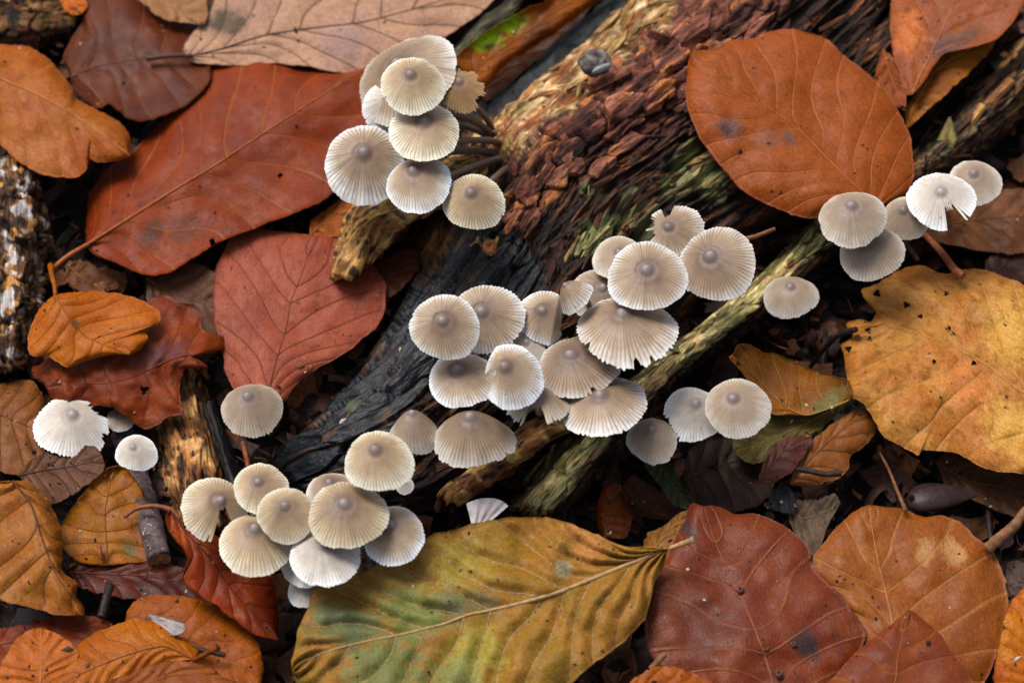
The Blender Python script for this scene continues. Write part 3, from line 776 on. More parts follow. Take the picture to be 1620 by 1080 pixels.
# --- left middle
leaf('beech_leaf', 'dull brick red spotted leaf beside the black wet end of the log',
     [(500, 372), (490, 398), (474, 442), (460, 478), (452, 520), (440, 560), (428, 604), (424, 646)],
     [(530, 376), (560, 392), (592, 420), (610, 452), (608, 490), (598, 515), (570, 540), (540, 562), (500, 584), (470, 606), (448, 636)],
     [(440, 365), (400, 362), (372, 372), (350, 405), (338, 440), (336, 480), (342, 520), (352, 560), (358, 592), (375, 622), (400, 640)],
     12, st((176, 96, 80), (162, 86, 74), (122, 60, 56), (130, 74, 56), spot=0.42, rough=0.42, vstr=0.3, spotc=S(72, 44, 48)),
     gx=-0.6, gy=1.0, curl=(-3, -2), pleat=0.35, nv=7, vk=0.36, rev=True)
leaf('beech_leaf', 'small bright orange leaf lying on the dark red leaf below the lichen bark',
     [(86, 466), (100, 488), (118, 512), (136, 532), (172, 548), (205, 560)],
     [(110, 463), (150, 460), (190, 464), (222, 474), (246, 488), (254, 500), (250, 512), (238, 514), (232, 524), (232, 538), (222, 552)],
     [(66, 484), (52, 508), (42, 538), (48, 562), (62, 564), (76, 562), (90, 572), (106, 580), (130, 572), (156, 564), (178, 560)],
     25, st((198, 116, 26), (186, 102, 24), (168, 86, 24), (170, 96, 30), spot=0.06, rough=0.4, vstr=0.25, patches=[(S(70, 44, 22), 12, 0, 1.6, .9)]),
     pet=[(88, 468, 25), (86, 450, 24), (82, 436, 21), (80, 420, 15)], curl=(-3, -3), curlp=3, pleat=0.5, nv=7, amp=1.5)
leaf('beech_leaf', 'torn dark red decaying leaf under the small bright orange leaf',
     [(300, 560), (262, 572), (220, 592), (170, 606), (110, 604), (52, 594)],
     [(330, 580), (322, 582), (292, 584), (288, 600), (286, 630), (290, 655), (262, 660), (232, 680), (206, 664), (180, 644), (150, 640), (112, 646), (84, 630), (70, 610)],
     [(352, 552), (355, 536), (322, 518), (318, 492), (290, 478), (262, 468), (236, 474), (200, 500), (140, 540), (80, 568), (50, 580)],
     17, st((150, 72, 38), (128, 58, 38), (84, 44, 44), (130, 66, 44), spot=0.4, rough=0.4, vstr=0.2, patches=[(S(70, 44, 56), 15, 8, 6, .6)]), amp=2.5, wl=70, curl=(-2, -4), nv=6, pleat=0.7, edge=3, holes=[(229, 616, 6)])
leaf('beech_leaf', 'brown shaded leaf behind the torn dark red leaf', [(230, 440), (270, 460), (320, 480), (370, 500)], [(250, 410), (290, 410), (340, 430), (370, 460)], [(235, 480), (280, 510), (330, 530), (368, 525)], 8, st((110, 72, 56), (92, 58, 46), (60, 40, 36), (130, 90, 70), spot=.3), nv=6)
leaf('beech_leaf', 'small brown leaf scrap beside the petiole of the long rust red leaf', [(108, 420), (130, 440), (160, 452), (190, 455)], [(125, 410), (150, 420), (180, 440)], [(100, 440), (120, 458), (150, 465)], 7, st((120, 70, 40), (96, 54, 34), (60, 36, 28), (150, 100, 60)), nv=4, raised=False)
leaf('beech_leaf', 'orange leaf scrap showing between the rust red leaf and the yellow wood slab', [(490, 372), (515, 350), (540, 330), (570, 318)], [(492, 350), (515, 332), (545, 312)], [(510, 376), (540, 372), (562, 344)], 9, st((178, 100, 42), (160, 84, 38), (110, 60, 34), (190, 124, 70)), nv=4, raised=False)
leaf('beech_leaf', 'brown red leaf in shade between the brick red leaf and the log', [(560, 470), (600, 450), (640, 420), (670, 395)], [(565, 440), (600, 415), (640, 395)], [(580, 490), (620, 470), (660, 430)], 6, st((96, 54, 38), (110, 60, 40), (60, 38, 30), (110, 66, 48)), nv=5, raised=False)
# --- lower left
leaf('beech_leaf', 'shaded tan leaf beside the ragged white mushroom', [(-40, 640), (0, 656), (40, 672), (76, 690)], [(-30, 610), (10, 606), (46, 600), (64, 618), (78, 660)], [(-40, 720), (0, 745), (40, 752), (66, 730)], 11, st((140, 88, 52), (160, 100, 60), (96, 58, 36), (120, 74, 46), spot=.2), pleat=0.6, nv=6, curl=(-3, 0))
leaf('beech_leaf', 'flat grey brown leaf under the ragged white mushroom', [(30, 752), (70, 744), (110, 738), (164, 726)], [(40, 736), (70, 716), (110, 706), (150, 706)], [(50, 776), (86, 796), (118, 780), (146, 760), (164, 744)], 16, st((116, 76, 58), (104, 66, 50), (74, 48, 38), (90, 56, 44), spot=.25), nv=6, pleat=0.3)
leaf('beech_leaf', 'ridged tan brown leaf with bold curved veins below the flat grey brown leaf',
     [(20, 760), (50, 800), (66, 850), (90, 910), (132, 972)],
     [(48, 762), (76, 790), (94, 828), (100, 862), (97, 898), (112, 914), (122, 924), (120, 942), (132, 958)],
     [(-30, 770), (-50, 830), (-40, 900), (0, 948), (50, 960), (90, 972)],
     27, st((178, 116, 62), (160, 96, 48), (120, 74, 40), (92, 60, 40), spot=.2, rough=.4, vstr=.45), pleat=1.5, nv=6, vk=0.25, curl=(-6, 0), amp=1.6, mr=0.5)
leaf('beech_leaf', 'yellow brown cupped leaf beside the purple grey twig', [(170, 892), (168, 850), (166, 810), (176, 760), (186, 735)], [(130, 890), (104, 872), (94, 836), (118, 800), (146, 762), (166, 742)], [(205, 890), (236, 884), (238, 830), (226, 780), (204, 744)],
     12, st((172, 110, 40), (152, 88, 36), (96, 60, 30), (140, 86, 44), spot=.1, rough=.38, patches=[(S(76, 84, 50), 9, 8, 3, .7)]), nv=6, pleat=0.6, curl=(2, 2))
leaf('beech_leaf', 'dark blood red leaf in shade below the purple grey twig', [(110, 905), (170, 908), (240, 912), (330, 930)], [(130, 892), (180, 886), (240, 888), (300, 900)], [(130, 930), (190, 945), (250, 950), (320, 960)], 13, st((96, 38, 24), (80, 30, 22), (54, 24, 20), (110, 50, 34), rough=.3), nv=6, pleat=0.4, gy=1.5)
leaf('beech_leaf', 'deep orange standing leaf below the split mushroom cap', 
     [(268, 806), (302, 850), (330, 880), (365, 930), (400, 970), (440, 1010)],
     [(300, 832), (350, 850), (400, 880), (432, 920), (440, 966)],
     [(262, 822), (276, 850), (298, 880), (290, 905), (296, 926), (340, 956), (400, 1000)],
     22, st((172, 80, 22), (150, 62, 20), (90, 40, 22), (90, 46, 34), spot=.2, rough=.34, vstr=.2), nv=7, pleat=0.5, gx=-1.0, gy=-2.0, curl=(-6, 1))
leaf('beech_leaf', 'rounded orange leaf carrying the dropped white gill fragment', [(196, 990), (250, 996), (310, 1016), (370, 1050), (414, 1090)], [(204, 960), (224, 944), (252, 938), (300, 944), (340, 958), (384, 986), (408, 1020), (416, 1060)], [(192, 1030), (220, 1070), (280, 1110), (360, 1120)],
     17, st((172, 96, 40), (160, 84, 34), (120, 60, 28), (184, 112, 60), spot=.15), nv=7, pleat=0.4, curl=(-2, 0))
leaf('beech_leaf', 'pale orange pleated leaf ending in a reddish petiole stub', [(308, 1044), (260, 1022), (200, 1036), (140, 1060), (60, 1100)], [(314, 1030), (280, 1004), (244, 984), (212, 978), (180, 990), (150, 1000), (112, 1030), (84, 1066)], [(300, 1056), (250, 1060), (200, 1086), (140, 1120)],
     26, st((196, 118, 52), (180, 100, 44), (144, 78, 36), (140, 78, 40), spot=.1, rough=.38), nv=8, pleat=0.9, pet=[(306, 1044, 26), (322, 1036, 28), (336, 1028, 30), (345, 1024, 31)], curl=(-4, -2))
leaf('beech_leaf', 'fan shaped orange leaf with radiating folds beside the pale orange pleated leaf', [(66, 1120), (64, 1080), (66, 1040), (64, 992)], [(20, 1120), (-10, 1090), (0, 1050), (22, 1014), (44, 996)], [(100, 1110), (112, 1070), (124, 1030), (92, 1002)], 24, st((196, 112, 62), (182, 98, 50), (140, 74, 40), (212, 140, 88), spot=.08, rough=.4), nv=7, pleat=0.9, vk=.3)
leaf('beech_leaf', 'brown orange leaf lying over the pale orange pleated leaf', [(150, 1110), (220, 1084), (280, 1066), (330, 1070), (390, 1086)], [(170, 1080), (215, 1060), (250, 1048), (280, 1046), (312, 1048), (345, 1064)], [(180, 1140), (260, 1140), (350, 1120)], 31, st((166, 94, 46), (150, 80, 40), (110, 58, 34), (176, 106, 62), spot=.15), nv=7, pleat=0.5)
leaf('beech_leaf', 'red brown leaf behind the fan shaped orange leaf', [(-40, 1030), (20, 1014), (80, 1002), (130, 992), (178, 985)], [(-30, 1000), (20, 990), (60, 980), (110, 972), (150, 974)], [(-30, 1070), (30, 1060), (110, 1036), (150, 1018), (174, 1004)], 18, st((140, 62, 30), (126, 54, 36), (84, 40, 30), (150, 80, 56), spot=.15, rough=.36), nv=6)
# --- right
leaf('beech_leaf', 'large ragged yellow ochre leaf with holes and branching veins',
     [(1720, 690), (1650, 640), (1600, 608), (1568, 582), (1530, 560), (1490, 540), (1440, 524), (1400, 518), (1352, 532)],
     [(1740, 740), (1690, 752), (1640, 750), (1600, 748), (1560, 742), (1530, 724), (1500, 714), (1462, 712), (1452, 722), (1440, 712), (1400, 692), (1385, 668), (1368, 642), (1346, 626), (1340, 598), (1334, 560), (1330, 545)],
     [(1760, 640), (1730, 560), (1680, 500), (1620, 452), (1590, 438), (1560, 428), (1526, 424), (1500, 434), (1486, 432), (1462, 420), (1440, 422), (1420, 428), (1392, 445), (1364, 458), (1370, 474), (1386, 490), (1378, 508), (1360, 504), (1338, 512)],
     25, st((208, 150, 92), (198, 126, 74), (150, 92, 46), (216, 164, 108), spot=0.2, dots=.08, rough=0.45, vstr=0.4, blotch=.8, patches=[(S(214, 166, 66), 34, 14, 9, .5), (S(214, 168, 68), 26, -14, 9, .5), (S(196, 118, 60), 44, -10, 9, .6), (S(150, 108, 60), 42, 14, 4, .5)]),
     gx=1.5, gy=0.6, curl=(-4, -4), curlp=4, pleat=0.9, nv=7, vk=0.36, amp=2.2, mr=0.42, N=260, K=80, holes=[(1388, 464, 6), (1497, 464, 4), (1434, 482, 5), (1456, 500, 4), (1500, 520, 4), (1508, 528, 3), (1374, 522, 5), (1376, 536, 4), (1342, 552, 5), (1540, 574, 4), (1478, 572, 3)])
leaf('beech_leaf', 'folded orange and green leaf beside the twin mushrooms under the yellow ochre leaf',
     [(1345, 632), (1300, 650), (1272, 656), (1240, 640), (1200, 600), (1160, 560)],
     [(1342, 602), (1312, 592), (1286, 584), (1256, 572), (1228, 560), (1206, 556), (1184, 546), (1168, 544)],
     [(1330, 640), (1290, 652), (1240, 656), (1216, 652), (1196, 622), (1172, 586), (1152, 566)],
     19, st((176, 108, 50), (158, 98, 52), (110, 104, 60), (190, 150, 96), spot=.12, patches=[(S(104, 112, 66), 8, -2, 5, .8)]), nv=6, pleat=0.6, curl=(3, 0), gy=-1)
leaf('beech_leaf', 'olive green lower half of a leaf below the folded orange and green leaf', [(1345, 632), (1290, 662), (1240, 686), (1190, 706), (1160, 714)], [(1310, 646), (1250, 656), (1200, 660), (1160, 680)], [(1330, 650), (1296, 680), (1250, 706), (1200, 732), (1178, 730)], 13, st((92, 84, 40), (110, 96, 44), (60, 58, 32), (160, 130, 80), spot=.1, rough=.36), nv=6, gy=-1)
leaf('beech_leaf', 'light brown leaf lying under the tip of the yellow ochre leaf', [(1250, 766), (1284, 724), (1320, 690), (1372, 650)], [(1262, 728), (1284, 696), (1320, 668), (1352, 648)], [(1284, 768), (1326, 756), (1342, 742), (1346, 722), (1372, 700), (1390, 672)], 15, st((172, 116, 74), (156, 98, 60), (110, 70, 46), (130, 88, 60), spot=.1, rough=.4), nv=5, pleat=0.5, curl=(0, -2))
leaf('beech_leaf', 'dark maroon leaf beside the light brown leaf', [(1198, 764), (1226, 730), (1250, 706), (1284, 686)], [(1206, 736), (1226, 704), (1256, 690)], [(1220, 764), (1250, 748), (1270, 722), (1284, 700)], 18, st((100, 52, 46), (84, 42, 42), (56, 34, 34), (110, 60, 54), spot=.2, rough=.34), nv=5, pleat=0.3)
leaf('beech_leaf', 'dark brown mottled leaf in shade above the wine red leaf', [(1080, 760), (1130, 740), (1180, 726), (1230, 740)], [(1090, 710), (1140, 690), (1200, 690), (1225, 715)], [(1100, 800), (1150, 812), (1200, 800), (1225, 770)], 6, st((64, 42, 36), (52, 34, 32), (40, 28, 28), (80, 54, 46), spot=.2, rough=.4), nv=6)
leaf('beech_leaf', 'twisted dark green leaf below the small mushroom by the branch', [(1028, 720), (1052, 746), (1070, 772), (1098, 806)], [(1046, 716), (1064, 738), (1078, 764), (1098, 792)], [(1020, 738), (1044, 768), (1062, 796), (1088, 806)], 14, st((58, 66, 48), (70, 78, 54), (44, 48, 38), (90, 92, 66), rough=.36), nv=6, pleat=.5, curl=(3, 0))
leaf('beech_leaf', 'curled chestnut leaf in the dark hollow beside the mossy branch', [(958, 850), (962, 815), (966, 790), (972, 764)], [(945, 830), (944, 796), (952, 774), (966, 764)], [(990, 850), (1000, 820), (992, 790), (982, 768)], 9, st((128, 66, 34), (104, 52, 30), (60, 36, 26), (130, 76, 46), rough=.34), nv=5, curl=(-4, 0))
leaf('beech_leaf', 'dark brown rolled leaf beside the twisted dark green leaf', [(984, 770), (1010, 796), (1040, 812), (1076, 812)], [(1000, 752), (1034, 770), (1062, 790), (1080, 800)], [(984, 790), (1010, 812), (1044, 820), (1070, 818)], 8, st((66, 38, 28), (80, 44, 30), (40, 28, 24), (96, 60, 44), rough=.34), nv=6, curl=(0, 4))
leaf('beech_leaf', 'golden tan leaf under the petiole of the yellow green leaf', [(1024, 880), (1050, 850), (1074, 822), (1090, 806)], [(1018, 860), (1026, 842), (1052, 830), (1072, 812)], [(1050, 890), (1076, 860), (1090, 830)], 21, st((176, 122, 68), (160, 104, 58), (120, 80, 46), (190, 142, 92)), nv=5, pleat=.5)
leaf('beech_leaf', 'wine red glossy leaf with dark galls along its midrib',
     [(1112, 800), (1124, 836), (1136, 868), (1160, 920), (1184, 970), (1204, 1020), (1220, 1070), (1234, 1140)],
     [(1094, 796), (1080, 828), (1058, 872), (1040, 905), (1026, 932), (1020, 985), (1026, 1030), (1060, 1070), (1130, 1120), (1200, 1150)],
     [(1134, 800), (1165, 813), (1196, 812), (1236, 828), (1262, 848), (1280, 868), (1288, 900), (1312, 924), (1336, 946), (1352, 972), (1370, 1000), (1362, 1030), (1330, 1062), (1296, 1110)],
     26, st((134, 68, 46), (122, 56, 44), (94, 44, 38), (164, 108, 78), spot=0.3, rough=0.3, vstr=0.3, patches=[(S(48, 44, 48), 22, -13, 4.2, .9), (S(58, 48, 48), 61, 7, 2.6, .8), (S(70, 40, 34), 34, 12, 10, .5)]),
     gy=0.5, curl=(-3, -3), curlp=4, pleat=0.35, nv=7, vk=.30, rev=True, mr=0.42, amp=2.0, base=-2)
leaf('beech_leaf', 'smooth tan brown leaf with pale veins and black pinprick dots',
     [(1420, 1130), (1416, 1060), (1412, 990), (1402, 940), (1392, 900), (1382, 850), (1374, 798)],
     [(1380, 1110), (1370, 1040), (1352, 980), (1320, 940), (1292, 912), (1284, 888), (1298, 862), (1320, 838), (1346, 812)],
     [(1470, 1140), (1530, 1120), (1562, 1070), (1582, 1020), (1595, 965), (1590, 918), (1572, 872), (1540, 846), (1520, 826), (1492, 814), (1460, 818), (1430, 804), (1400, 802)],
     24, st((164, 98, 56), (150, 84, 46), (120, 66, 40), (208, 150, 100), spot=0.12, dots=.35, rough=0.36, vstr=0.35, fine=.2, patches=[(S(196, 150, 96), 46, 14, 3, .5), (S(196, 150, 96), 44, 22, 3.4, .5)]),
     gy=0.6, curl=(-3, -4), curlp=4, pleat=0.55, nv=7, vk=.3, mr=0.45, amp=1.6)
leaf('beech_leaf', 'red brown leaf overlapping the smooth tan brown leaf', [(1400, 1160), (1416, 1080), (1420, 1040), (1428, 1005), (1438, 964)], [(1280, 1120), (1318, 1070), (1360, 1026), (1398, 996), (1420, 978)], [(1560, 1130), (1540, 1080), (1512, 1036), (1488, 1004), (1464, 982), (1448, 968)], 32, st((140, 72, 46), (126, 62, 46), (100, 48, 38), (176, 106, 66), spot=.12, rough=.36), nv=6, vk=.35, pleat=0.5, curl=(-3, -3))
leaf('beech_leaf', 'ribbed yellow orange leaf beside the smooth tan brown leaf', [(1640, 1120), (1630, 1050), (1630, 980), (1640, 920)], [(1575, 1085), (1574, 1050), (1584, 1000), (1598, 952), (1620, 930)], [(1690, 1090), (1700, 1010), (1680, 940)], 25, st((206, 130, 34), (186, 96, 28), (140, 70, 28), (170, 96, 40), spot=.25), nv=8, pleat=0.9)
leaf('beech_leaf', 'orange leaf below the wine red leaf and the yellow green leaf', [(990, 1100), (1040, 1084), (1090, 1084), (1170, 1110)], [(1000, 1074), (1036, 1054), (1070, 1054), (1120, 1074)], [(1000, 1130), (1080, 1140), (1150, 1130)], 31, st((180, 98, 44), (164, 84, 38), (120, 62, 34), (190, 116, 66)), nv=6)
leaf('beech_leaf', 'grey purple leaf edge beside the curved red stalk', [(1640, 960), (1620, 930), (1604, 905), (1596, 888)], [(1600, 940), (1592, 915), (1592, 896)], [(1660, 920), (1630, 894), (1610, 886)], 17, st((92, 72, 72), (78, 58, 60), (50, 40, 42), (110, 90, 86)), nv=4, raised=False)
leaf('beech_leaf', 'mottled brown dead leaf beneath the torn mushroom on the branch', [(1450, 372), (1500, 356), (1560, 346), (1650, 340)], [(1460, 340), (1510, 310), (1570, 300), (1640, 300)], [(1470, 380), (1520, 390), (1570, 400), (1640, 396)], 8, st((108, 66, 44), (130, 84, 58), (70, 44, 36), (130, 90, 66), spot=.4, blotch=.9), nv=6, pleat=.4)
leaf('beech_leaf', 'dark purple brown leaf above the large yellow ochre leaf', [(1560, 440), (1590, 420), (1620, 400), (1680, 390)], [(1560, 410), (1590, 396), (1640, 380)], [(1600, 450), (1640, 440), (1680, 420)], 7, st((76, 48, 44), (62, 40, 38), (44, 30, 30), (96, 66, 58)), nv=4, raised=False)
leaf('beech_leaf', 'decayed brown leaf shred below the margin of the yellow ochre leaf', [(1480, 730), (1530, 760), (1580, 770), (1660, 800)], [(1500, 716), (1560, 730), (1620, 750)], [(1500, 770), (1560, 800), (1600, 816), (1650, 820)], 7, st((104, 70, 48), (84, 56, 42), (56, 40, 34), (120, 86, 62), spot=.3, blotch=.9), nv=5)
leaf('beech_leaf', 'grey speckled leaf remnant between the wine red and tan brown leaves', [(1240, 800), (1270, 820), (1300, 812), (1330, 796)], [(1250, 790), (1290, 790), (1320, 780)], [(1260, 850), (1290, 880), (1310, 830)], 10, st((128, 108, 96), (100, 82, 74), (64, 50, 46), (150, 130, 110), spot=.4, blotch=.9), nv=5, raised=False)
leaf('beech_leaf', 'slate grey leaf scrap above the wine red leaf', [(1212, 800), (1232, 780), (1248, 770), (1262, 800)], [(1220, 780), (1236, 768)], [(1230, 808), (1252, 812)], 12, st((58, 60, 70), (46, 48, 58), (36, 36, 42), (70, 70, 78)), nv=4, raised=False)
# --- the big yellow green leaf
leaf('beech_leaf', 'big yellow green and brown pleated leaf with grey midrib in front of the log',
     [(1056, 868), (1030, 877), (985, 896), (940, 914), (890, 934), (830, 952), (770, 966), (740, 972), (700, 987), (640, 1002), (590, 1012), (510, 1032), (462, 1062)],
     [(1052, 894), (1036, 920), (1028, 950), (1018, 982), (990, 1012), (950, 1040), (905, 1080), (850, 1112), (760, 1150), (660, 1160), (560, 1140), (500, 1100), (470, 1080)],
     [(1040, 864), (1010, 864), (980, 862), (945, 845), (905, 828), (870, 820), (838, 815), (800, 818), (770, 822), (745, 832), (718, 838), (688, 842), (672, 852), (640, 868), (612, 882), (580, 900), (546, 912), (510, 926), (492, 938), (486, 962), (476, 985), (470, 1010), (462, 1040)],
     33, st((174, 124, 66), (158, 122, 58), (132, 94, 50), (206, 172, 138), spot=0.16, rough=0.42, vstr=0.2, blotch=.45, patches=[(S(100, 116, 58), 74, 7, 10, .85), (S(92, 106, 58), 86, -10, 12, .85), (S(148, 138, 50), 62, -12, 9, .8), (S(146, 128, 48), 58, 14, 9, .75), (S(84, 104, 70), 92, 7, 9, .85), (S(100, 118, 66), 68, -16, 7, .7), (S(92, 108, 78), 62, 4, 5, .7), (S(84, 96, 66), 54, 3, 4, .6), (S(150, 142, 116), 31, 6.5, 3.0, .75), (S(92, 92, 76), 31, 6.5, 1.7, .8), (S(190, 124, 68), 22, 12, 8, .5)]),
     gy=0.2, curl=(-3, -2), curlp=4, pleat=3.4, nv=11, vk=.27, mr=1.0, vr=.2, vlift=.07, amp=2.6, tip=2, fold=1.5, wl=90, edge=2.6, pet=[(1060, 867, 33), (1078, 860, 35), (1090, 856, 37), (1098, 853, 38)], holes=[(744, 951, 3)])

# ================================================================== mushrooms
def cap_mat(name, umbo, ring, mid, edge, line, lstr=0.55, white=1.0):
    t = NT(name)
    rp = t.attr('rp'); sep = t.n("ShaderNodeSeparateXYZ", {0: rp}); r, ph, sd = sep.outputs[0], sep.outputs[1], sep.outputs[2]
    g = t.n("ShaderNodeTexCoord").outputs['Object']
    nz = t.noise(g, 260.0, 4.0, 0.6); nf = t.noise(g, 2600.0, 3.0, 0.6)
    nl = t.noise(g, 75.0, 2.0, 0.5); oi = t.n('ShaderNodeObjectInfo').outputs['Random']
    rr = t.math('ADD', r, t.math('MULTIPLY', t.math('ADD', t.math('SUBTRACT', nz, 0.5), t.math('MULTIPLY', t.math('SUBTRACT', nl, 0.5), 1.8)), t.mapr(r, 0.1, 0.4, 0.04, 0.17)))
    rr = t.math('ADD', rr, t.math('MULTIPLY', t.math('SUBTRACT', oi, 0.5), t.mapr(r, 0.1, 0.4, 0.03, 0.16)))
    ramp = t.n("ShaderNodeValToRGB"); el = ramp.color_ramp.elements
    stops = [(0.0, umbo*2.2 + 0.06), (0.07, umbo*1.6 + 0.02), (0.14, umbo*0.7 + ring*0.4), (0.24, ring), (0.44, ring*0.5 + mid*0.5), (0.70, mid), (0.93, mid*0.35 + edge*0.65), (1.0, edge)]
    while len(el) < len(stops): el.new(0.5)
    for e, (p, cc) in zip(el, stops): e.position = p; e.color = (*cc, 1)
    t.s(ramp.inputs[0], rr)
    # translucent lines over the gills
    wob = t.math('MULTIPLY', t.math('SUBTRACT', nz, 0.5), 1.0)
    p2 = t.math('ADD', ph, wob)
    tri = t.math('ABSOLUTE', t.math('SUBTRACT', t.math('FRACT', p2), 0.5))          # 0 on a line
    ln = t.mapr(tri, 0.21, 0.04)
    vary = t.n("ShaderNodeTexWhiteNoise", {'W': t.math('FLOOR', p2)}, noise_dimensions='1D').outputs[0]
    win = t.math('MULTIPLY', t.mapr(rr, 0.22, 0.52), t.mapr(r, 1.0, 0.88, 0.35, 1.0))
    start = t.mapr(t.math('SUBTRACT', rr, t.math('MULTIPLY', vary, 0.22)), 0.06, 0.26)
    f = t.math('MULTIPLY', t.math('MULTIPLY', ln, win), t.math('MULTIPLY', start, t.mapr(vary, 0, 1, 0.65*lstr, 1.15*lstr, False)))
    c = t.mix(f, ramp.outputs[0], line)
    m = t.math('MULTIPLY', t.mapr(nf, 0.25, 0.75, 0.9, 1.08), t.math('MULTIPLY', t.mapr(nz, 0.25, 0.75, 0.88, 1.1), t.mapr(oi, 0, 1, 0.92, 1.07, False)))
    c = t.mix(1.0, c, t.n("ShaderNodeCombineColor", {0: m, 1: m, 2: m}).outputs[0], 'MULTIPLY')
    # a few dark specks of dirt
    vs = t.n("ShaderNodeTexVoronoi", {'Vector': g, 'Scale': 260.0})
    rnd = t.n("ShaderNodeSeparateColor", {0: vs.outputs['Color']}).outputs[1]
    sp = t.math('MULTIPLY', t.mapr(vs.outputs['Distance'], 0.10, 0.06), t.math('GREATER_THAN', rnd, 0.93))
    c = t.mix(t.math('MULTIPLY', sp, 0.8), c, S(60, 40, 30))
    h = t.math('ADD', t.math('MULTIPLY', t.math('MULTIPLY', ln, win), -1.0), t.math('MULTIPLY', nf, 0.25))
    return t.out(Base_Color=c, Roughness=0.45, Specular_IOR_Level=0.35, Normal=t.bump(h, 0.18, 0.0003), Subsurface_Weight=0.15, Subsurface_Scale=0.0012, Subsurface_Radius=(1.0, 0.75, 0.55))

CM = {
 'w': cap_mat('cap whitish', S(110, 98, 95), S(122, 97, 79), S(186, 164, 137), S(236, 240, 242), S(116, 84, 60), 0.72),
 'b': cap_mat('cap brown', S(106, 95, 92), S(118, 94, 78), S(168, 145, 119), S(222, 218, 212), S(98, 70, 50), 0.72),
 'c': cap_mat('cap cream', S(108, 97, 93), S(126, 100, 78), S(190, 166, 131), S(230, 225, 204), S(114, 84, 58), 0.72),
 'd': cap_mat('cap dull', S(108, 96, 94), S(130, 109, 94), S(166, 146, 123), S(204, 196, 184), S(120, 96, 78), 0.6),
 'y': cap_mat('cap yellow translucent', S(106, 92, 90), S(136, 104, 74), S(164, 128, 86), S(186, 154, 106), S(104, 74, 46), 0.6),
 'p': cap_mat('cap pale', S(126, 118, 118), S(164, 149, 136), S(204, 194, 182), S(236, 237, 234), S(156, 136, 116), 0.6),
}
def stem_mat():
    t = NT('stem')
    tp = t.attr('hp', 'Fac'); g = t.n("ShaderNodeTexCoord").outputs['Object']
    n = t.noise(g, 900.0, 3.0)
    c = t.mix(tp, S(72, 56, 46), S(150, 132, 112))
    m = t.mapr(n, 0.25, 0.75, 0.8, 1.15)
    c = t.mix(1.0, c, t.n("ShaderNodeCombineColor", {0: m, 1: m, 2: m}).outputs[0], 'MULTIPLY')
    return t.out(Base_Color=c, Roughness=0.4, Subsurface_Weight=0.2, Subsurface_Scale=0.001)
STEM = stem_mat()
GILL = plain_mat('gills', S(190, 174, 156), 0.6, 0.2, 900.0)

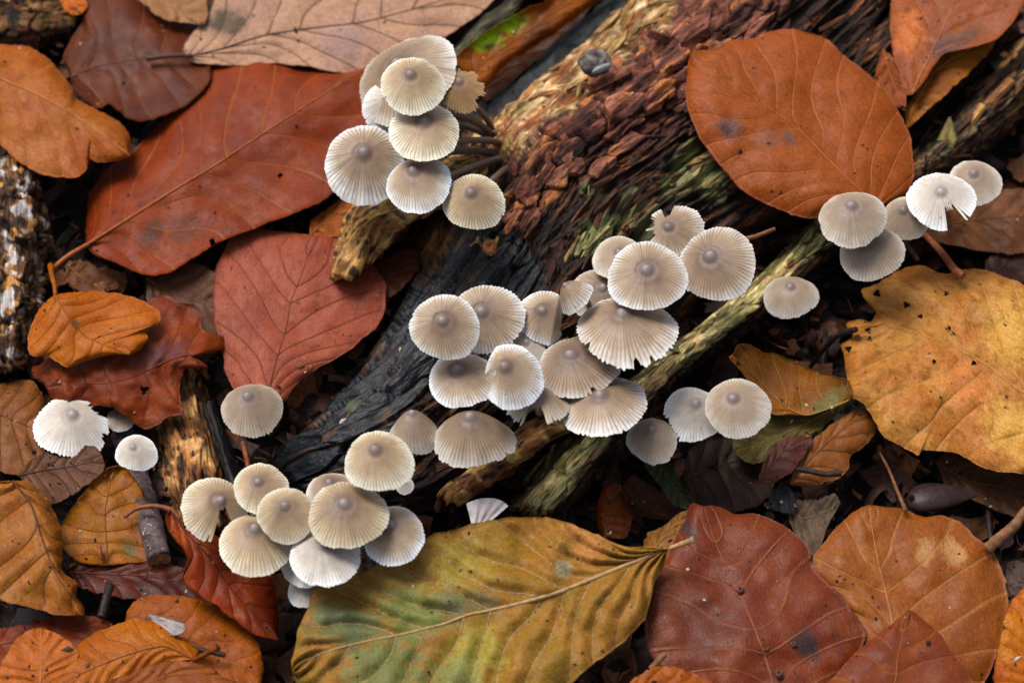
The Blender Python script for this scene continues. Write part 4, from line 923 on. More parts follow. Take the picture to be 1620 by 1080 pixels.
def mushroom(label, cx, cy, a, b, ux, uy, z, H, kind, root=None, rz=16.0, phi=90.0, n=None, notch=(), jag=0.012, p=1.6, wav=0.042, stem=True, group=None, droop=()):
    """cap from its rim ellipse (centre, semi-axes, px) and the place of its umbo; z = height of the rim in mm"""
    sd = rng.uniform(0, 100)
    C = at(cx, cy, z); dist = np.linalg.norm(C - CAM); tc = (CAM - C) / dist
    r_ = RGT - tc*np.dot(RGT, tc); r_ /= np.linalg.norm(r_); u_ = np.cross(tc, r_)
    A = a * (SPAN/1620.0) * (dist/DIST)
    th = math.acos(min(b/a, 0.97)); f = math.radians(phi)
    dirv = r_*math.cos(f) + u_*math.sin(f)
    nrm = tc*math.cos(th) + dirv*math.sin(th)
    e1 = r_ - nrm*np.dot(r_, nrm); e1 /= np.linalg.norm(e1); e2 = np.cross(nrm, e1)
    # place of the apex inside the rim plane so that the umbo lands where the photo has it
    off = np.array([ux - cx, cy - uy]) / a - H*math.sin(th)*np.array([math.cos(f), math.sin(f)])
    # image displacement of e1,e2 (unit = a px)
    J = np.array([[np.dot(e1, r_), np.dot(e2, r_)], [np.dot(e1, u_), np.dot(e2, u_)]])
    sh = np.linalg.solve(J, off); l = np.linalg.norm(sh); sh = sh * min(1, 0.38/max(l, 1e-6))
    n = n or int(rng.integers(50, 60) * (0.72 + 0.28*a/52))
    na = n * 5; nr = 24
    ang = np.linspace(0, 2*np.pi, na, endpoint=False); R = np.linspace(0.0, 1, nr) ** 0.85
    phs = ang/(2*np.pi)*n
    hsh = np.random.default_rng(int(sd*1000)).random(n+1)
    lob = np.cos(2*np.pi*(phs))                                  # +1 on ridges, -1 in grooves
    per = hsh[np.round(phs).astype(int) % n] - 0.5
    edge = 1 + jag*0.8*(lob*0.6 + 1.6*per*(lob > -0.3)) + 0.026*np.sin(2*ang + sd) + 0.022*np.sin(3*ang + 2*sd) + 0.03*pn(np.cos(ang)*3+sd, np.sin(ang)*3, 1)
    edge += jag*0.9*pn(np.cos(ang)*16+sd, np.sin(ang)*16, 4)
    # small splits of the margin
    for k in range(int(rng.integers(2, 6))):
        c0 = rng.uniform(0, 2*np.pi); dd = np.abs((ang - c0 + np.pi) % (2*np.pi) - np.pi)
        edge -= rng.uniform(0.02, 0.07) * np.clip(1 - dd/rng.uniform(0.02, 0.05), 0, 1)
    for (c0, hw, depth, jg) in notch:
        dd = np.abs((np.degrees(ang) - c0 + 180) % 360 - 180)
        cut = sstep(hw*1.0, hw*0.72, dd + (0.3 + 0.9*jg)*hw*pn(ang*11, sd, 2))
        edge -= cut * depth * (1 - jg*np.abs(pn(ang*22, sd, 7))*1.6)
    edge = np.clip(edge, 0.16, 1.2)
    RE = R[:, None]*edge[None, :]
    flare = 0.0
    zc = H*(1 - RE**p) + 0.05*np.exp(-(RE/0.125)**2.2) - 0.03*np.exp(-((RE-0.2)/0.08)**2)
    sul = 0.0028*sstep(0.25, 0.8, RE)*lob[None, :]
    zc = zc + sul + wav*RE**2*(np.sin(2*ang + sd*3) + 0.7*np.sin(3*ang + sd))[None, :] + 0.045*RE**2*pn(np.cos(ang)*4+sd, np.sin(ang)*4, 9)[None, :]
    X = RE*np.cos(ang) + (1-RE)*sh[0]; Y = RE*np.sin(ang) + (1-RE)*sh[1]
    for (c0, d0, k) in droop:                                    # part of the cap folded down beyond a line
        c0 = math.radians(c0); d = np.clip(X*math.cos(c0) + Y*math.sin(c0) - d0, 0, None)
        zc = zc - k*d*(d + 0.15)*2; X = X - 0.6*d*math.cos(c0)*min(1, k); Y = Y - 0.6*d*math.sin(c0)*min(1, k)
    W = C + A*(X[..., None]*e1 + Y[..., None]*e2 + zc[..., None]*nrm)
    V = W.reshape(-1, 3); F = gridf(nr, na, True)
    rp = np.stack([np.broadcast_to(RE, RE.shape), np.broadcast_to(phs[None, :], RE.shape), np.full(RE.shape, sd)], -1).reshape(-1, 3)
    base = Vector(C)
    rt = at(*(root or (cx + (ux-cx)*0.3 + rng.uniform(-6, 6), cy + rng.uniform(2, 14))), rz)
    o = empty('mushroom', Vector(rt), label, 'mushroom', group)
    cap = obj('cap', mesh('cap', V, F, True, {'rp': rp}), CM[kind], o)
    # gills: pleated underside
    rg = np.linspace(0.08, 0.985, 7)
    RG = rg[:, None]*edge[None, :]
    zz = H*(1 - RG**p) - (0.035 + 0.05*(1-RG)) * (1 + 0.7*np.cos(2*np.pi*phs*2)[None, :] * sstep(0.1, 0.3, RG)*0.8) * np.clip((1.0 - rg)[:, None]*6 + 0.25, 0, 1) - 0.012
    zz = zz + wav*RG**2*(np.sin(2*ang + sd*3) + 0.7*np.sin(3*ang + sd))[None, :]
    XG = RG*np.cos(ang) + (1-RG)*sh[0]; YG = RG*np.sin(ang) + (1-RG)*sh[1]
    for (c0, d0, k) in droop:
        c0 = math.radians(c0); d = np.clip(XG*math.cos(c0) + YG*math.sin(c0) - d0, 0, None)
        zz = zz - k*d*(d + 0.15)*2; XG = XG - 0.6*d*math.cos(c0)*min(1, k); YG = YG - 0.6*d*math.sin(c0)*min(1, k)
    WG = C + A*(XG[..., None]*e1 + YG[..., None]*e2 + zz[..., None]*nrm)
    gl = obj('gills', mesh('gills', WG.reshape(-1, 3), gridf(7, na, True)[:, ::-1]), GILL, None)
    gl.parent = cap
    if stem:
        p0 = C + A*(sh[0]*e1 + sh[1]*e2 + (H - 0.03)*nrm)
        L = np.linalg.norm(p0 - rt)
        c1 = p0 - nrm*L*0.4; c2 = rt + np.array([0, 0, L*0.35]); t = np.linspace(0, 1, 22)[:, None]
        B = (1-t)**3*p0 + 3*(1-t)**2*t*c1 + 3*(1-t)*t*t*c2 + t**3*rt
        rs = (0.75 + 0.25*a/50)*(0.85 + 0.3*t[:, 0])*MM
        sv, sf = tube(B, rs, 10)
        hp = np.concatenate([np.repeat(1 - t[:, 0], 10), [1, 0]])
        obj('stem', mesh('stem', sv, sf, True, {'hp': hp}), STEM, o)
    return o

GA, GB, GC, GD, GE = 'upper mushroom clump on the log', 'middle mushroom clump on the log', 'lower mushroom clump by the log end', 'mushrooms along the mossy branch', 'lone mushrooms among the leaves'
m = mushroom
# upper clump, stems bent out of the log
m('large wavy brown mushroom cap behind the two cream caps of the upper clump', 645, 126, 84, 61, 626, 98, 47, .26, 'b', (775, 228), 12, phi=128, wav=.05, group=GA)
m('pale mushroom rim peeping out below the large wavy cap of the upper clump', 614, 170, 42, 40, 622, 152, 44, .25, 'p', (790, 240), 12, group=GA)
m('cream mushroom cap on top of the upper clump with yellowish margin', 653, 137, 52, 44, 648, 115, 62, .40, 'c', (784, 234), 12, group=GA)
m('cream mushroom cap with bare purple umbo just below the topmost cap of the upper clump', 672, 209, 57, 46, 671, 189, 55, .34, 'c', (800, 246), 12, group=GA, phi=85)
m('ragged translucent yellow brown little mushroom cap beside the upper clump', 729, 143, 37, 35, 726, 126, 50, .28, 'y', (782, 222), 14, jag=.07, notch=[(75, 14, .25, .3), (30, 10, .2, .3), (330, 12, .2, .4)], group=GA)
m('broad brown mushroom cap with dark umbo over the long rust red leaf', 577, 262, 65, 62, 575, 238, 40, .32, 'b', (800, 262), 12, group=GA)
m('white edged mushroom cap beside the broad brown cap of the upper clump', 663, 293, 52, 44, 651, 265, 48, .45, 'w', (806, 268), 12, group=GA, phi=100)
m('rounded mushroom cap lowest in the upper clump over the yellow wood slab', 750, 321, 48, 45, 744, 302, 45, .42, 'c', (812, 278), 14, group=GA)
# middle clump
m('flat round white edged mushroom cap in front of the black wet wood', 704, 518, 54.5, 54, 699, 505, 58, .28, 'w', group=GB, wav=.02)
m('flat mushroom cap with toothed white rim half hidden behind the flat round cap', 771, 504, 58, 55, 760, 490, 48, .26, 'w', group=GB, jag=.028)
m('mushroom cap with one side folded under beside the tiny closed bell cap', 862, 502, 44, 44, 857, 489, 46, .3, 'w', group=GB, notch=[(352, 22, .15, .2)], droop=[(350, .35, .8)])
m('tiny closed bell shaped greyish mushroom cap pointing sideways in the middle clump', 914, 474, 31, 15, 893, 449, 55, 1.2, 'b', phi=132, n=26, p=1.9, group=GB, root=(925, 492), rz=24)
m('brown mushroom cap with scalloped rim hidden behind the tiny bell cap', 944, 466, 44, 40, 955, 452, 40, .3, 'b', group=GB)
m('pale tan mushroom cap behind the upper round white cap of the middle clump', 980, 410, 42, 36, 978, 397, 45, .35, 'd', group=GB, root=(985, 420), rz=20)
m('shredded translucent mushroom cap with torn tongue above the two large caps', 1068, 364, 45, 40, 1055, 358, 44, .3, 'b', group=GB, jag=.03, notch=[(105, 16, .55, .3), (165, 16, .4, .5), (195, 12, .4, .4)], root=(1060, 380), rz=20)
m('large flat white mushroom cap with cracked umbo at the top of the middle clump', 1024, 438, 62, 56, 1022, 424, 61, .26, 'w', group=GB, root=(1020, 450), rz=20)
m('large brown finely striped mushroom cap beside the large flat white cap', 1134, 418, 63, 57, 1122, 402, 52, .28, 'b', group=GB, phi=125, root=(1120, 440), rz=20)
m('wide fan shaped mushroom cap with split lower margin in the middle clump', 993, 524, 80, 54, 983, 492, 53, .40, 'b', group=GB, notch=[(281, 3.5, .16, .2), (299, 3, .13, .2), (212, 4, .1, .2)], jag=.03, root=(980, 535), rz=20)
m('broad brown mushroom cap with prominent umbo below the wide fan shaped cap', 918, 579, 66, 49, 900, 558, 46, .38, 'b', group=GB, phi=100, notch=[(292, 4, .12, .2)])
m('small pale mushroom rim wedged behind the creased cap of the middle clump', 834, 552, 30, 30, 832, 536, 42, .3, 'p', group=GB)
m('mushroom cap with pale umbo below the flat round white edged cap', 733, 601, 54, 45, 722, 582, 46, .38, 'w', group=GB)
m('creased mushroom cap with a torn fold along one side', 808, 596, 54, 50, 797, 577, 55, .34, 'w', group=GB, phi=60, notch=[(192, 14, .62, .35), (172, 6, .4, .2)], droop=[(180, .42, .9)])
m('wide low brown mushroom cap over the mossy branch', 956, 645, 69, 45, 948, 622, 45, .44, 'b', group=GB, phi=100, root=(950, 660), rz=16)
m('torn brown mushroom cap folded like a tent under the creased cap', 852, 640, 54, 30, 850, 618, 44, .5, 'd', group=GB, notch=[(262, 26, .5, .5)], jag=.05, root=(855, 660), rz=17)
m('big conical grey brown mushroom cap hanging over the golden wood strip', 751, 698, 64, 42, 742, 656, 40, .86, 'b', group=GB, p=1.6, root=(748, 706), rz=17)
m('bell shaped tan mushroom cap beside the big conical cap', 656, 687, 39, 29, 651, 650, 38, 1.0, 'd', group=GB, p=1.8, root=(656, 694), rz=16, n=34)
# lower clump
m('round cream mushroom cap topmost in the lower clump near the black wood', 600, 731, 54, 49, 592, 708, 55, .42, 'c', group=GC, rz=16)
m('large cream mushroom cap in the middle of the lower clump', 551, 815, 62, 54, 543, 793, 49, .36, 'c', group=GC, rz=14)
m('upright oval cream mushroom cap between two larger caps of the lower clump', 453, 815, 46, 44, 450, 797, 47, .36, 'c', group=GC, rz=12, phi=110)
m('small round mushroom cap above the split cap of the lower clump', 413, 773, 44.5, 39, 407, 760, 42, .36, 'c', group=GC, rz=10)
m('mushroom cap split open with a missing wedge at the outer end of the lower clump', 338, 806, 54, 49, 350, 789, 36, .36, 'c', group=GC, rz=8, phi=70, notch=[(290, 27, .8, .1)], root=(352, 806))
m('broad cream mushroom cap lowest beside the split cap', 406, 861, 59, 50, 402, 832, 40, .42, 'c', group=GC, rz=8)
m('brown mushroom cap mostly hidden behind the large cream cap of the lower clump', 526, 782, 42, 34, 520, 760, 38, .4, 'b', group=GC, rz=10)
m('white bluish mushroom cap beside the big pleated leaf', 622, 847, 50, 46, 617, 826, 42, .38, 'w', group=GC, rz=10, phi=100)
m('pale mushroom cap under the large cream cap resting over the pleated leaf tip', 516, 880, 57, 47, 508, 860, 43, .38, 'p', group=GC, rz=10)
m('thin pale mushroom rim below the pale cap of the lower clump', 484, 895, 38, 34, 484, 880, 33, .35, 'p', group=GC, rz=6)
m('lowest small pale mushroom half covered by the pleated leaf', 484, 936, 28, 26, 486, 922, 29, .4, 'p', group=GC, rz=4, root=(486, 936))
m('tiny pale mushroom cap tucked behind the topmost cream cap of the lower clump', 640, 768, 15, 14, 640, 762, 34, .4, 'p', group=GC, rz=14, n=24)
# right side
m('pale mushroom cap behind the domed cap beside the folded green leaf', 1096, 656, 47, 44, 1101, 635, 35, .42, 'p', group=GD, rz=0, phi=70, notch=[(215, 30, .14, .1)])
m('domed beige mushroom cap beside the folded orange and green leaf', 1167, 646, 53, 46, 1158, 628, 42, .48, 'd', group=GD, rz=0, p=1.9)
m('domed beige mushroom cap at the lower side of the mossy branch', 1032, 697, 40, 36, 1031, 676, 34, .5, 'd', group=GD, rz=0, p=1.9)
m('lone domed beige mushroom cap in the dark gap below the branch', 1251, 470, 43, 34, 1250, 452, 28, .55, 'd', group=GD, rz=-4, p=2.0)
m('domed brownish mushroom cap touching the broad orange brown leaf', 1349, 347, 53, 44, 1346, 322, 46, .46, 'd', group=GD, rz=12, p=1.8)
m('beige mushroom cap tucked under the domed brownish cap', 1379, 400, 50, 45, 1372, 376, 38, .42, 'd', group=GD, rz=8)
m('small tan mushroom cap between the domed cap and the torn white cap', 1432, 347, 36, 36, 1428, 328, 37, .4, 'd', group=GD, rz=8)
m('white mushroom cap with torn open margin on the branch', 1490, 318, 54, 44, 1488, 302, 43, .36, 'p', group=GD, rz=10, notch=[(297, 21, .62, .45)])
m('small brownish mushroom cap behind the torn white cap', 1541, 291, 42, 37, 1540, 272, 36, .42, 'd', group=GD, rz=8)
# left side
m('ragged blurred white mushroom cap under the torn dark red leaf', 113, 676, 57, 49, 114, 653, 14, .36, 'p', group=GE, rz=-6, jag=.028, notch=[(30, 18, .35, .4), (340, 9, .15, .4)])
m('small round whitish mushroom cap above the purple grey twig', 216, 717, 32.5, 29, 209, 706, 27, .42, 'p', group=GE, rz=-2, p=1.9)
m('lone domed grey beige mushroom cap beside the brick red leaf', 399, 649, 49, 42, 390, 624, 29, .5, 'd', group=GE, rz=-2, p=1.8)
m('dim pale mushroom cap hidden beneath the torn dark red leaf', 190, 664, 22, 18, 190, 656, 9, .4, 'd', group=GE, rz=-6)

# ================================================================== twigs, husk and scraps
def stick(name, label, pts, r0, r1, mat, seg=12, bumpy=0.12, cat='twig', n=60, cut=None):
    p = spline(pts, n); W = at(p[:, 0], p[:, 1], p[:, 2])
    s = np.linspace(0, 1, n)
    r = (r0 + (r1 - r0)*s) * (1 + bumpy*fbm(s*9, rng.uniform(0, 50), 0, 3)) * MM
    v, f = tube(W, r, seg)
    body = v[:n*seg].reshape(n, seg, 3); c = W[:, None]
    k = np.arange(seg)
    body = c + (body - c)*(1 + bumpy*fbm(s[:, None]*14, np.cos(2*np.pi*k/seg)[None]*1.2, np.sin(2*np.pi*k/seg)[None]*1.2, 3))[..., None]
    v[:n*seg] = body.reshape(-1, 3)
    o = empty(name, Vector((W[n//2][0], W[n//2][1], 0)), label, cat)
    obj('bark', mesh('bark', v, f), mat, o)
    if cut is not None:
        T = W[-1] - W[-2]; T /= np.linalg.norm(T)
        a = np.linspace(0, 2*np.pi, 20, endpoint=False)
        A = np.cross(T, [0, 0, 1]); A /= np.linalg.norm(A); B = np.cross(T, A)
        R = np.linspace(0, 0.92, 6)
        d = W[-1] + T*(0.0006 + 0.0007*fbm(R[:, None]*3*np.cos(a)+5, R[:, None]*3*np.sin(a), 2, 3))[..., None] + r[-1]*R[:, None, None]*(np.cos(a)[None, :, None]*A + np.sin(a)[None, :, None]*B)
        obj('cut_end', mesh('cut_end', d.reshape(-1, 3), gridf(6, 20, True)), cut, o)
    return o

def bark_mat():
    t = NT('twig bark')
    g = t.n("ShaderNodeTexCoord").outputs['Object']
    a = t.noise(g, 240.0, 5.0, 0.6); b = t.noise(t.vscale(g, (500, 1100, 500)), 1.0, 3.0)
    c = t.mix(t.mapr(a, 0.35, 0.65), S(58, 46, 45), S(104, 88, 89))
    c = t.mix(t.mapr(b, 0.60, 0.70), c, S(176, 170, 166))
    return t.out(Base_Color=c, Roughness=0.6, Normal=t.bump(t.math('ADD', a, b), 0.6, 0.0006))
CUT = plain_mat('broken wood', S(150, 104, 62), 0.8, 0.6, 900.0)
DARKTW = plain_mat('dark twig', S(46, 36, 34), 0.5, 0.4)
REDST = plain_mat('red stalk', S(134, 76, 50), 0.5, 0.35)
BRST = plain_mat('brown stalk', S(120, 82, 54), 0.6, 0.35)
stick('twig', 'thick purple grey twig with a broken pale end', [(196, 690, 2), (212, 742, 6), (230, 800, 10), (246, 860, 14), (252, 884, 15)], 3.9, 3.5, bark_mat(), 24, 0.10, cut=CUT)
stick('leaf_stalk', 'curved reddish stalk crossing the large yellow ochre leaf edge', [(1440, 352, 12), (1470, 378, 17), (1492, 402, 22), (1508, 424, 27), (1524, 437, 28)], 0.9, 1.2, REDST, 10, .05, 'stalk')
stick('leaf_stalk', 'dark curved stalk touching the tip of the yellow ochre leaf', [(1282, 580, 4), (1304, 552, 12), (1326, 530, 20), (1354, 521, 27)], 0.7, 0.9, DARKTW, 10, .05, 'stalk')
stick('twig', 'short black twig lying on the light brown leaf', [(1260, 742, 19), (1282, 745, 20), (1306, 750, 20), (1331, 748, 20)], 0.75, 0.95, DARKTW, 10, .12)
stick('leaf_stalk', 'long thin brown stalk pointing at the smooth tan brown leaf', [(1392, 716, 6), (1406, 742, 9), (1418, 772, 14), (1432, 806, 24)], 0.4, 0.6, BRST, 8, .06, 'stalk')
stick('twig', 'curved brown twig above the smooth tan brown leaf', [(1650, 780, 24), (1624, 806, 25), (1604, 832, 25), (1580, 852, 24), (1562, 868, 22)], 1.1, 1.9, BRST, 10, .12)
stick('leaf_stalk', 'reddish stalk bridging the purple grey twig', [(196, 818, 17), (216, 804, 18), (246, 800, 19), (270, 806, 19), (284, 822, 18)], 0.6, 0.8, REDST, 8, .06, 'stalk')
stick('leaf_stalk', 'short upright dark stalk on the yellow brown cupped leaf', [(157, 864, 15), (158, 874, 16), (160, 886, 15)], 0.7, 0.6, REDST, 8, .06, 'stalk')
stick('twig', 'black twig stub between the ridged leaf and the rounded orange leaf', [(174, 926, 18), (168, 946, 20), (160, 976, 20)], 1.2, 1.3, DARKTW, 10, .1)
stick('twig', 'small dark twig below the red petiole stub', [(302, 1026, 19), (330, 1030, 20), (356, 1036, 20)], 0.8, 0.7, DARKTW, 8, .1)
stick('twig', 'thin reddish twig beneath the lone domed grey beige mushroom', [(384, 700, 2), (392, 740, 4), (380, 780, 4)], 0.8, 0.7, REDST, 8, .1)
stick('twig', 'thin brown twig on the dark band of the log below the broad leaf', [(1168, 380, 27), (1195, 374, 28), (1226, 362, 28)], 0.7, 0.6, BRST, 8, .1)
stick('twig', 'short brown twig beside the small mushroom clump on the branch', [(1430, 380, 4), (1440, 396, 5), (1452, 412, 5)], 0.9, 0.8, BRST, 8, .1)
stick('twig', 'thin dark twig beside the seed husk', [(1560, 770, 3), (1564, 820, 6), (1570, 880, 8)], 0.9, 0.7, DARKTW, 8, .1)
stick('twig', 'broken twig tip between the orange leaf and the pleated leaf', [(1030, 1058, 30), (1042, 1044, 31), (1052, 1034, 31)], 1.0, 0.9, BRST, 8, .1)

# seed husk
def husk():
    n, k = 30, 24
    s = np.linspace(0, 1, n); mid = np.stack([1434 + 116*s, 790 - 4*np.sin(s*3) - 8*s**3], 1)
    wdt = 24.5*np.sin(np.pi*np.clip(s, 0, 1)**0.62)**0.75*(1 - 0.25*s) + 0.3
    a = np.linspace(0, 2*np.pi, k, endpoint=False)
    px = mid[:, 0][:, None] + 0*a[None]; py = mid[:, 1][:, None] + wdt[:, None]*np.cos(a)[None]
    z = 12 + (wdt[:, None]*0.10)*np.sin(a)[None] + 1.0*np.sin(s*np.pi)[:, None]
    P = at(px, py, z)
    o = empty('seed_husk', Vector((P[10, 0][0], P[10, 0][1], 0)), 'shiny dark brown teardrop seed husk with a small hole above the tan brown leaf', 'husk')
    obj('shell', mesh('shell', P.reshape(-1, 3), gridf(n, k, True)), plain_mat('husk shell', S(50, 36, 35), 0.38, 0.35), o)
    c = at(1442, 787, 14.6); ang = np.linspace(0, 2*np.pi, 14, endpoint=False)
    ring = c + 0.0009*(np.cos(ang)[:, None]*RGT + np.sin(ang)[:, None]*UPV) ; V = np.vstack([c[None] + (CAM - c)/np.linalg.norm(CAM - c)*0.0003, ring])
    F = [[0, 1+i, 1+(i+1) % 14] for i in range(14)]
    obj('hole', mesh('hole', V, np.array(F)), plain_mat('husk hole', S(14, 12, 12), 0.8, 0.2), o)
husk()

# grey lump stuck on the log
def lump():
    P0 = at(941, 101, 38.5)
    n, k = 20, 28
    th = np.linspace(0, np.pi, n)[:, None]; ph = np.linspace(0, 2*np.pi, k, endpoint=False)[None]
    x, y, z = np.sin(th)*np.cos(ph), np.sin(th)*np.sin(ph), np.cos(th)*np.ones_like(ph)
    d = 1 + 0.28*fbm(x*1.4+3, y*1.4, z*1.4, 3)
    V = P0 + np.stack([x*d*4.6, y*d*4.4, z*d*3.4], -1)*MM
    t = NT('grey jelly lump')
    g = t.n("ShaderNodeTexCoord").outputs['Object']; a = t.noise(g, 260.0, 4.0)
    mt = t.out(Base_Color=t.mix(t.mapr(a, .4, .62), S(58, 54, 56), S(128, 118, 108)), Roughness=0.45, Normal=t.bump(a, .4, .0006), Subsurface_Weight=.2, Subsurface_Scale=.001)
    o = empty('jelly_lump', Vector(P0), 'small glossy blue grey lump stuck on the pale edge of the log', 'fungus')
    obj('body', mesh('body', V.reshape(-1, 3), gridf(n, k, True)), mt, o)
    F2 = P0 + np.array([0.002, -0.0034, 0.0022]) + np.stack([x*3.0 + 0.5*y, y*1.3 + x*1.2, z*1.3], -1)*MM
    obj('lobe', mesh('lobe', F2.reshape(-1, 3), gridf(n, k, True)), plain_mat('pale lobe', S(140, 142, 138), .45, .2), o)
lump()

# broken cap pieces lying about: pleated wedges
def cap_scrap(label, pts, folds, z, flip, mat, gy=0.0):
    A = np.array(pts, float)            # apex, margin start, margin end
    n, k = 14, folds*6
    s = np.linspace(0.05, 1, n)[:, None]; q = np.linspace(0, 1, k)[None]
    mx = A[1][None, None]*(1 - q[..., None]) + A[2][None, None]*q[..., None]
    bulge = 0.22*np.sin(np.pi*q)[..., None]*(mx - A[0])
    P2 = A[0] + (mx + bulge - A[0])*s[..., None]
    Z = z + 1.4*np.sin(np.pi*q)*s + 0.35*np.cos(2*np.pi*folds*q)*s + gy*s + 0.5*fbm(s*2, q*2, 5, 2)
    P = at(P2[..., 0], P2[..., 1], Z)
    o = empty('cap_fragment', Vector((P[5, 5][0], P[5, 5][1], 0)), label, 'mushroom piece')
    N = gnormal(P); V = np.vstack([P.reshape(-1, 3), (P - N*0.0004).reshape(-1, 3)])
    F = gridf(n, k); obj('flesh', mesh('flesh', V, np.vstack([F, F[:, ::-1] + n*k])), mat, o)
PALE = plain_mat('pale flesh', S(226, 214, 210), 0.5, 0.15, 800.0)
cap_scrap('broken lilac white mushroom piece between the log and the pleated leaf', [(750, 846), (738, 796), (804, 800)], 4, 26, False, PALE, 3)
cap_scrap('dropped white gill fragment on the rounded orange leaf', [(232, 972), (288, 984), (270, 1004)], 8, 21, False, plain_mat('gill flesh', S(168, 158, 154), 0.5, 0.2, 800.0), 3)

# galls along the midrib of the wine red leaf
GALL = plain_mat('gall', S(84, 52, 42), 0.4, 0.4)
GHOLE = plain_mat('gall opening', S(18, 14, 14), 0.7, 0.2)
def gall(label, px, py, z, r):
    a = np.linspace(0, 2*np.pi, 16, endpoint=False); prof = [(1.6, -0.5), (1.3, 0.15), (1.0, 0.38), (0.62, 0.36), (0.45, 0.1)]
    c = at(px, py, z)
    V = np.array([[c[0] + R*r*math.cos(t)*MM*(1+.1*math.sin(3*t+px)), c[1] + R*r*math.sin(t)*MM, c[2] + h*r*MM] for R, h in prof for t in a])
    o = empty('leaf_gall', Vector(c), label, 'gall')
    obj('wall', mesh('wall', V, gridf(5, 16, True)), GALL, o)
    D = np.array([[c[0], c[1], c[2] + 0.12*r*MM]] + [[c[0] + 0.55*r*math.cos(t)*MM, c[1] + 0.55*r*math.sin(t)*MM, c[2] + 0.14*r*MM] for t in a])
    obj('opening', mesh('opening', D, np.array([[0, 1+i, 1+(i+1) % 16] for i in range(16)])), GHOLE, o)
gall('lone round gall on the midrib of the wine red leaf towards its tip', 1171, 932, 26.6, 0.7)
gall('gall on the wine red leaf midrib next to the dark blotch', 1212, 1024, 26.8, 0.75)
gall('smallest gall just off the midrib of the wine red leaf', 1256, 1018, 26.8, .6)
gall('largest gall near the base of the wine red leaf', 1232, 1064, 27.0, 0.8)

# ================================================================== loose litter: nobody could count it
def litter(name, label, count, region, zfun, lo, hi, mats, kindshape, avoid=None, cat='litter'):
    Vs, Fs, Cs, off = [], [], [], 0
    for i in range(count):
        for _ in range(20):
            px, py = rng.uniform(region[0], region[2]), rng.uniform(region[1], region[3])
            if avoid is None or not avoid(px, py): break
        s = lo*(hi/lo)**(rng.random()**1.6)*MM
        if kindshape == 'chip':
            n, m = 4, 4
            u, v = np.meshgrid(np.linspace(-.5, .5, n), np.linspace(-.5, .5, m), indexing='ij')
            asp = rng.uniform(.25, .9); cv = rng.uniform(-.8, .8)
            p = np.stack([u*(1+rng.normal(0, .12, u.shape)), v*asp*(1+rng.normal(0, .15, u.shape)), cv*(u*u+0.4*v*v) + rng.normal(0, .03, u.shape)], -1).reshape(-1, 3)
            f = gridf(n, m)
        else:
            t = np.linspace(-.5, .5, 5); b = rng.normal(0, .12, 2)
            path = np.stack([t, b[0]*(t*t*4), b[1]*(t*t*4)], 1); p, f = tube(path, rng.uniform(.02, .05), 5)
        Rz, tl = rng.uniform(0, 2*np.pi), rng.normal(0, .45, 2)
        M = np.array((Matrix.Rotation(Rz, 3, 'Z') @ Matrix.Rotation(tl[0], 3, 'X') @ Matrix.Rotation(tl[1], 3, 'Y')))
        c = at(px, py, zfun(px, py))
        Vs.append(p*s @ M.T + c); Fs.append(f + off); off += len(p)
        cc = mats[rng.integers(len(mats))]*rng.uniform(.6, 1.35)
        Cs.append(np.tile(np.append(cc, 1), (len(p), 1)))
    V, F, C = np.vstack(Vs), np.vstack(Fs), np.vstack(Cs)
    t = NT(name); g = t.n("ShaderNodeTexCoord").outputs['Object']; nn = t.noise(g, 700.0, 4.0)
    mm_ = t.mapr(nn, .25, .75, .6, 1.35)
    c = t.mix(1.0, t.attr('col', 'Color'), t.n("ShaderNodeCombineColor", {0: mm_, 1: mm_, 2: mm_}).outputs[0], 'MULTIPLY')
    mt = t.out(Base_Color=c, Roughness=.55, Normal=t.bump(nn, .5, .0005))
    return obj(name, mesh(name, V, F, True, {'col': C}), mt, None, kind='stuff', label=label, category=cat)
soilz = lambda px, py: rng.uniform(-4, 3)
litter('leaf_crumbs', 'dark crumbled leaf scraps covering the soil between the leaves', 3600, (-60, -60, 1680, 1140), soilz, 2.0, 14.0, [S(62, 40, 32), S(48, 32, 28), S(92, 56, 36), S(40, 30, 30), S(78, 50, 44), S(118, 72, 40)], 'chip')
litter('stalk_debris', 'fine dark stalks and fibres strewn over the soil', 900, (-60, -60, 1680, 1140), soilz, 4.0, 18.0, [S(58, 38, 30), S(40, 30, 28), S(100, 62, 40), S(36, 32, 34)], 'stalk')
outside = lambda px, py: -260 < px < 1880 and -300 < py < 1340
litter('leaf_scraps', 'brown leaf scraps lying around the framed patch', 700, (-330, -370, 1950, 1410), lambda px, py: rng.uniform(-2, 6), 12.0, 30.0, [S(130, 72, 42), S(110, 60, 40), S(150, 92, 54), S(90, 54, 40)], 'chip', lambda px, py: -70 < px < 1690 and -80 < py < 1150)
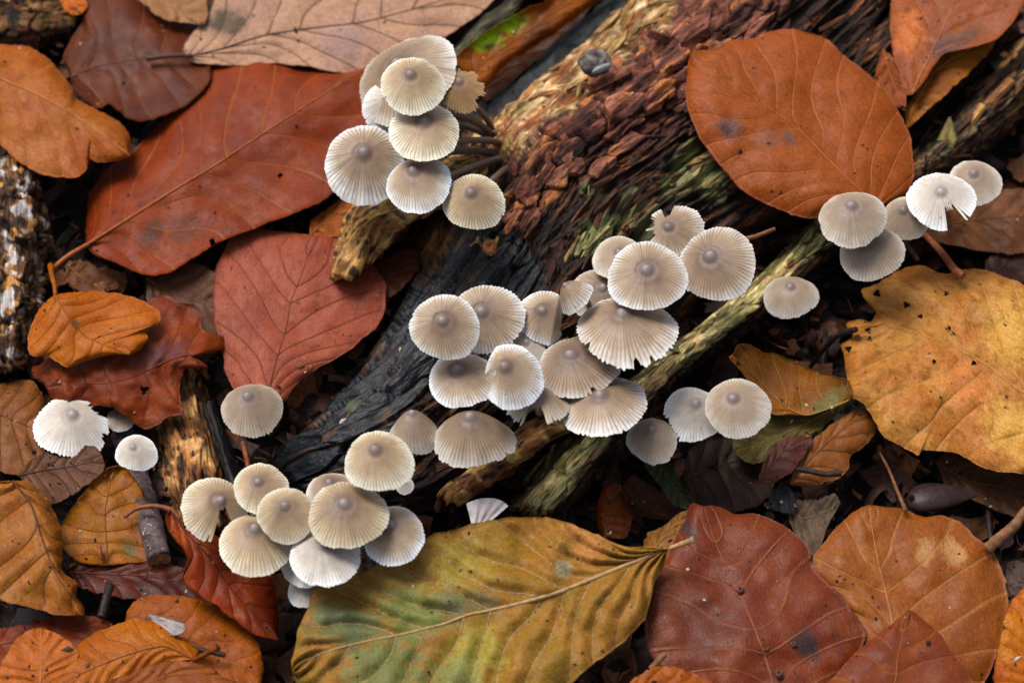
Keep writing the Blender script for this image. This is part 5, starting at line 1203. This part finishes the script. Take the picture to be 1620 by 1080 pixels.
litter('leaf_litter', 'brown and orange leaf litter carrying on around the place', 1500, (-1500, -1400, 3100, 2300), lambda px, py: rng.uniform(0, 14), 35.0, 85.0, [S(150, 84, 44), S(120, 62, 40), S(170, 104, 56), S(96, 56, 40), S(184, 128, 60)], 'chip', outside)

# ---- crumbs of soil and wood lying on the leaves and the log
def crumbs():
    Vs, Fs, Cs, off = [], [], [], 0
    grids = LEAFP + [(LG['P'], LG['N'])]*14 + [(BG['P'], BG['N'])]*3
    cols = [S(40, 28, 24), S(70, 46, 34), S(30, 24, 24), S(150, 110, 76), S(110, 70, 46), S(190, 170, 150)]
    f = np.array([[0, 1, 2, 2], [0, 2, 3, 3], [0, 3, 4, 4], [0, 4, 1, 1], [5, 2, 1, 1], [5, 3, 2, 2], [5, 4, 3, 3], [5, 1, 4, 4]])
    for k in range(900):
        P, N = grids[int(rng.integers(len(grids)))]
        i, j = int(rng.integers(2, P.shape[0]-2)), int(rng.integers(2, P.shape[1]-2))
        r = rng.uniform(.12, .5)*(2.0 if rng.random() < .08 else 1.0)*MM
        d = np.array([[0, 0, .7], [1, 0, 0], [0, 1, .1], [-1, 0, 0], [0, -1, .1], [0, 0, -.6]])*rng.uniform(.6, 1.3, (6, 3))
        a = rng.uniform(0, 6.28); R = np.array([[math.cos(a), -math.sin(a), 0], [math.sin(a), math.cos(a), 0], [0, 0, 1]])
        d = d*np.array([rng.uniform(1, 2.2), 1, .7])
        Vs.append(P[i, j] + N[i, j]*r*0.3 + (d @ R.T)*r); Fs.append(f + off); off += 6
        Cs.append(np.tile(np.append(cols[int(rng.choice(6, p=[.3, .22, .2, .1, .12, .06]))], 1), (6, 1)))
    t = NT('crumbs'); mt = t.out(Base_Color=t.attr('col', 'Color'), Roughness=.7)
    F = np.vstack(Fs)[:, :3]
    obj('soil_crumbs', mesh('soil_crumbs', np.vstack(Vs), F, False, {'col': np.vstack(Cs)}), mt, None, kind='stuff', label='specks of soil and wood crumbs scattered over leaves and log', category='crumbs')
crumbs()
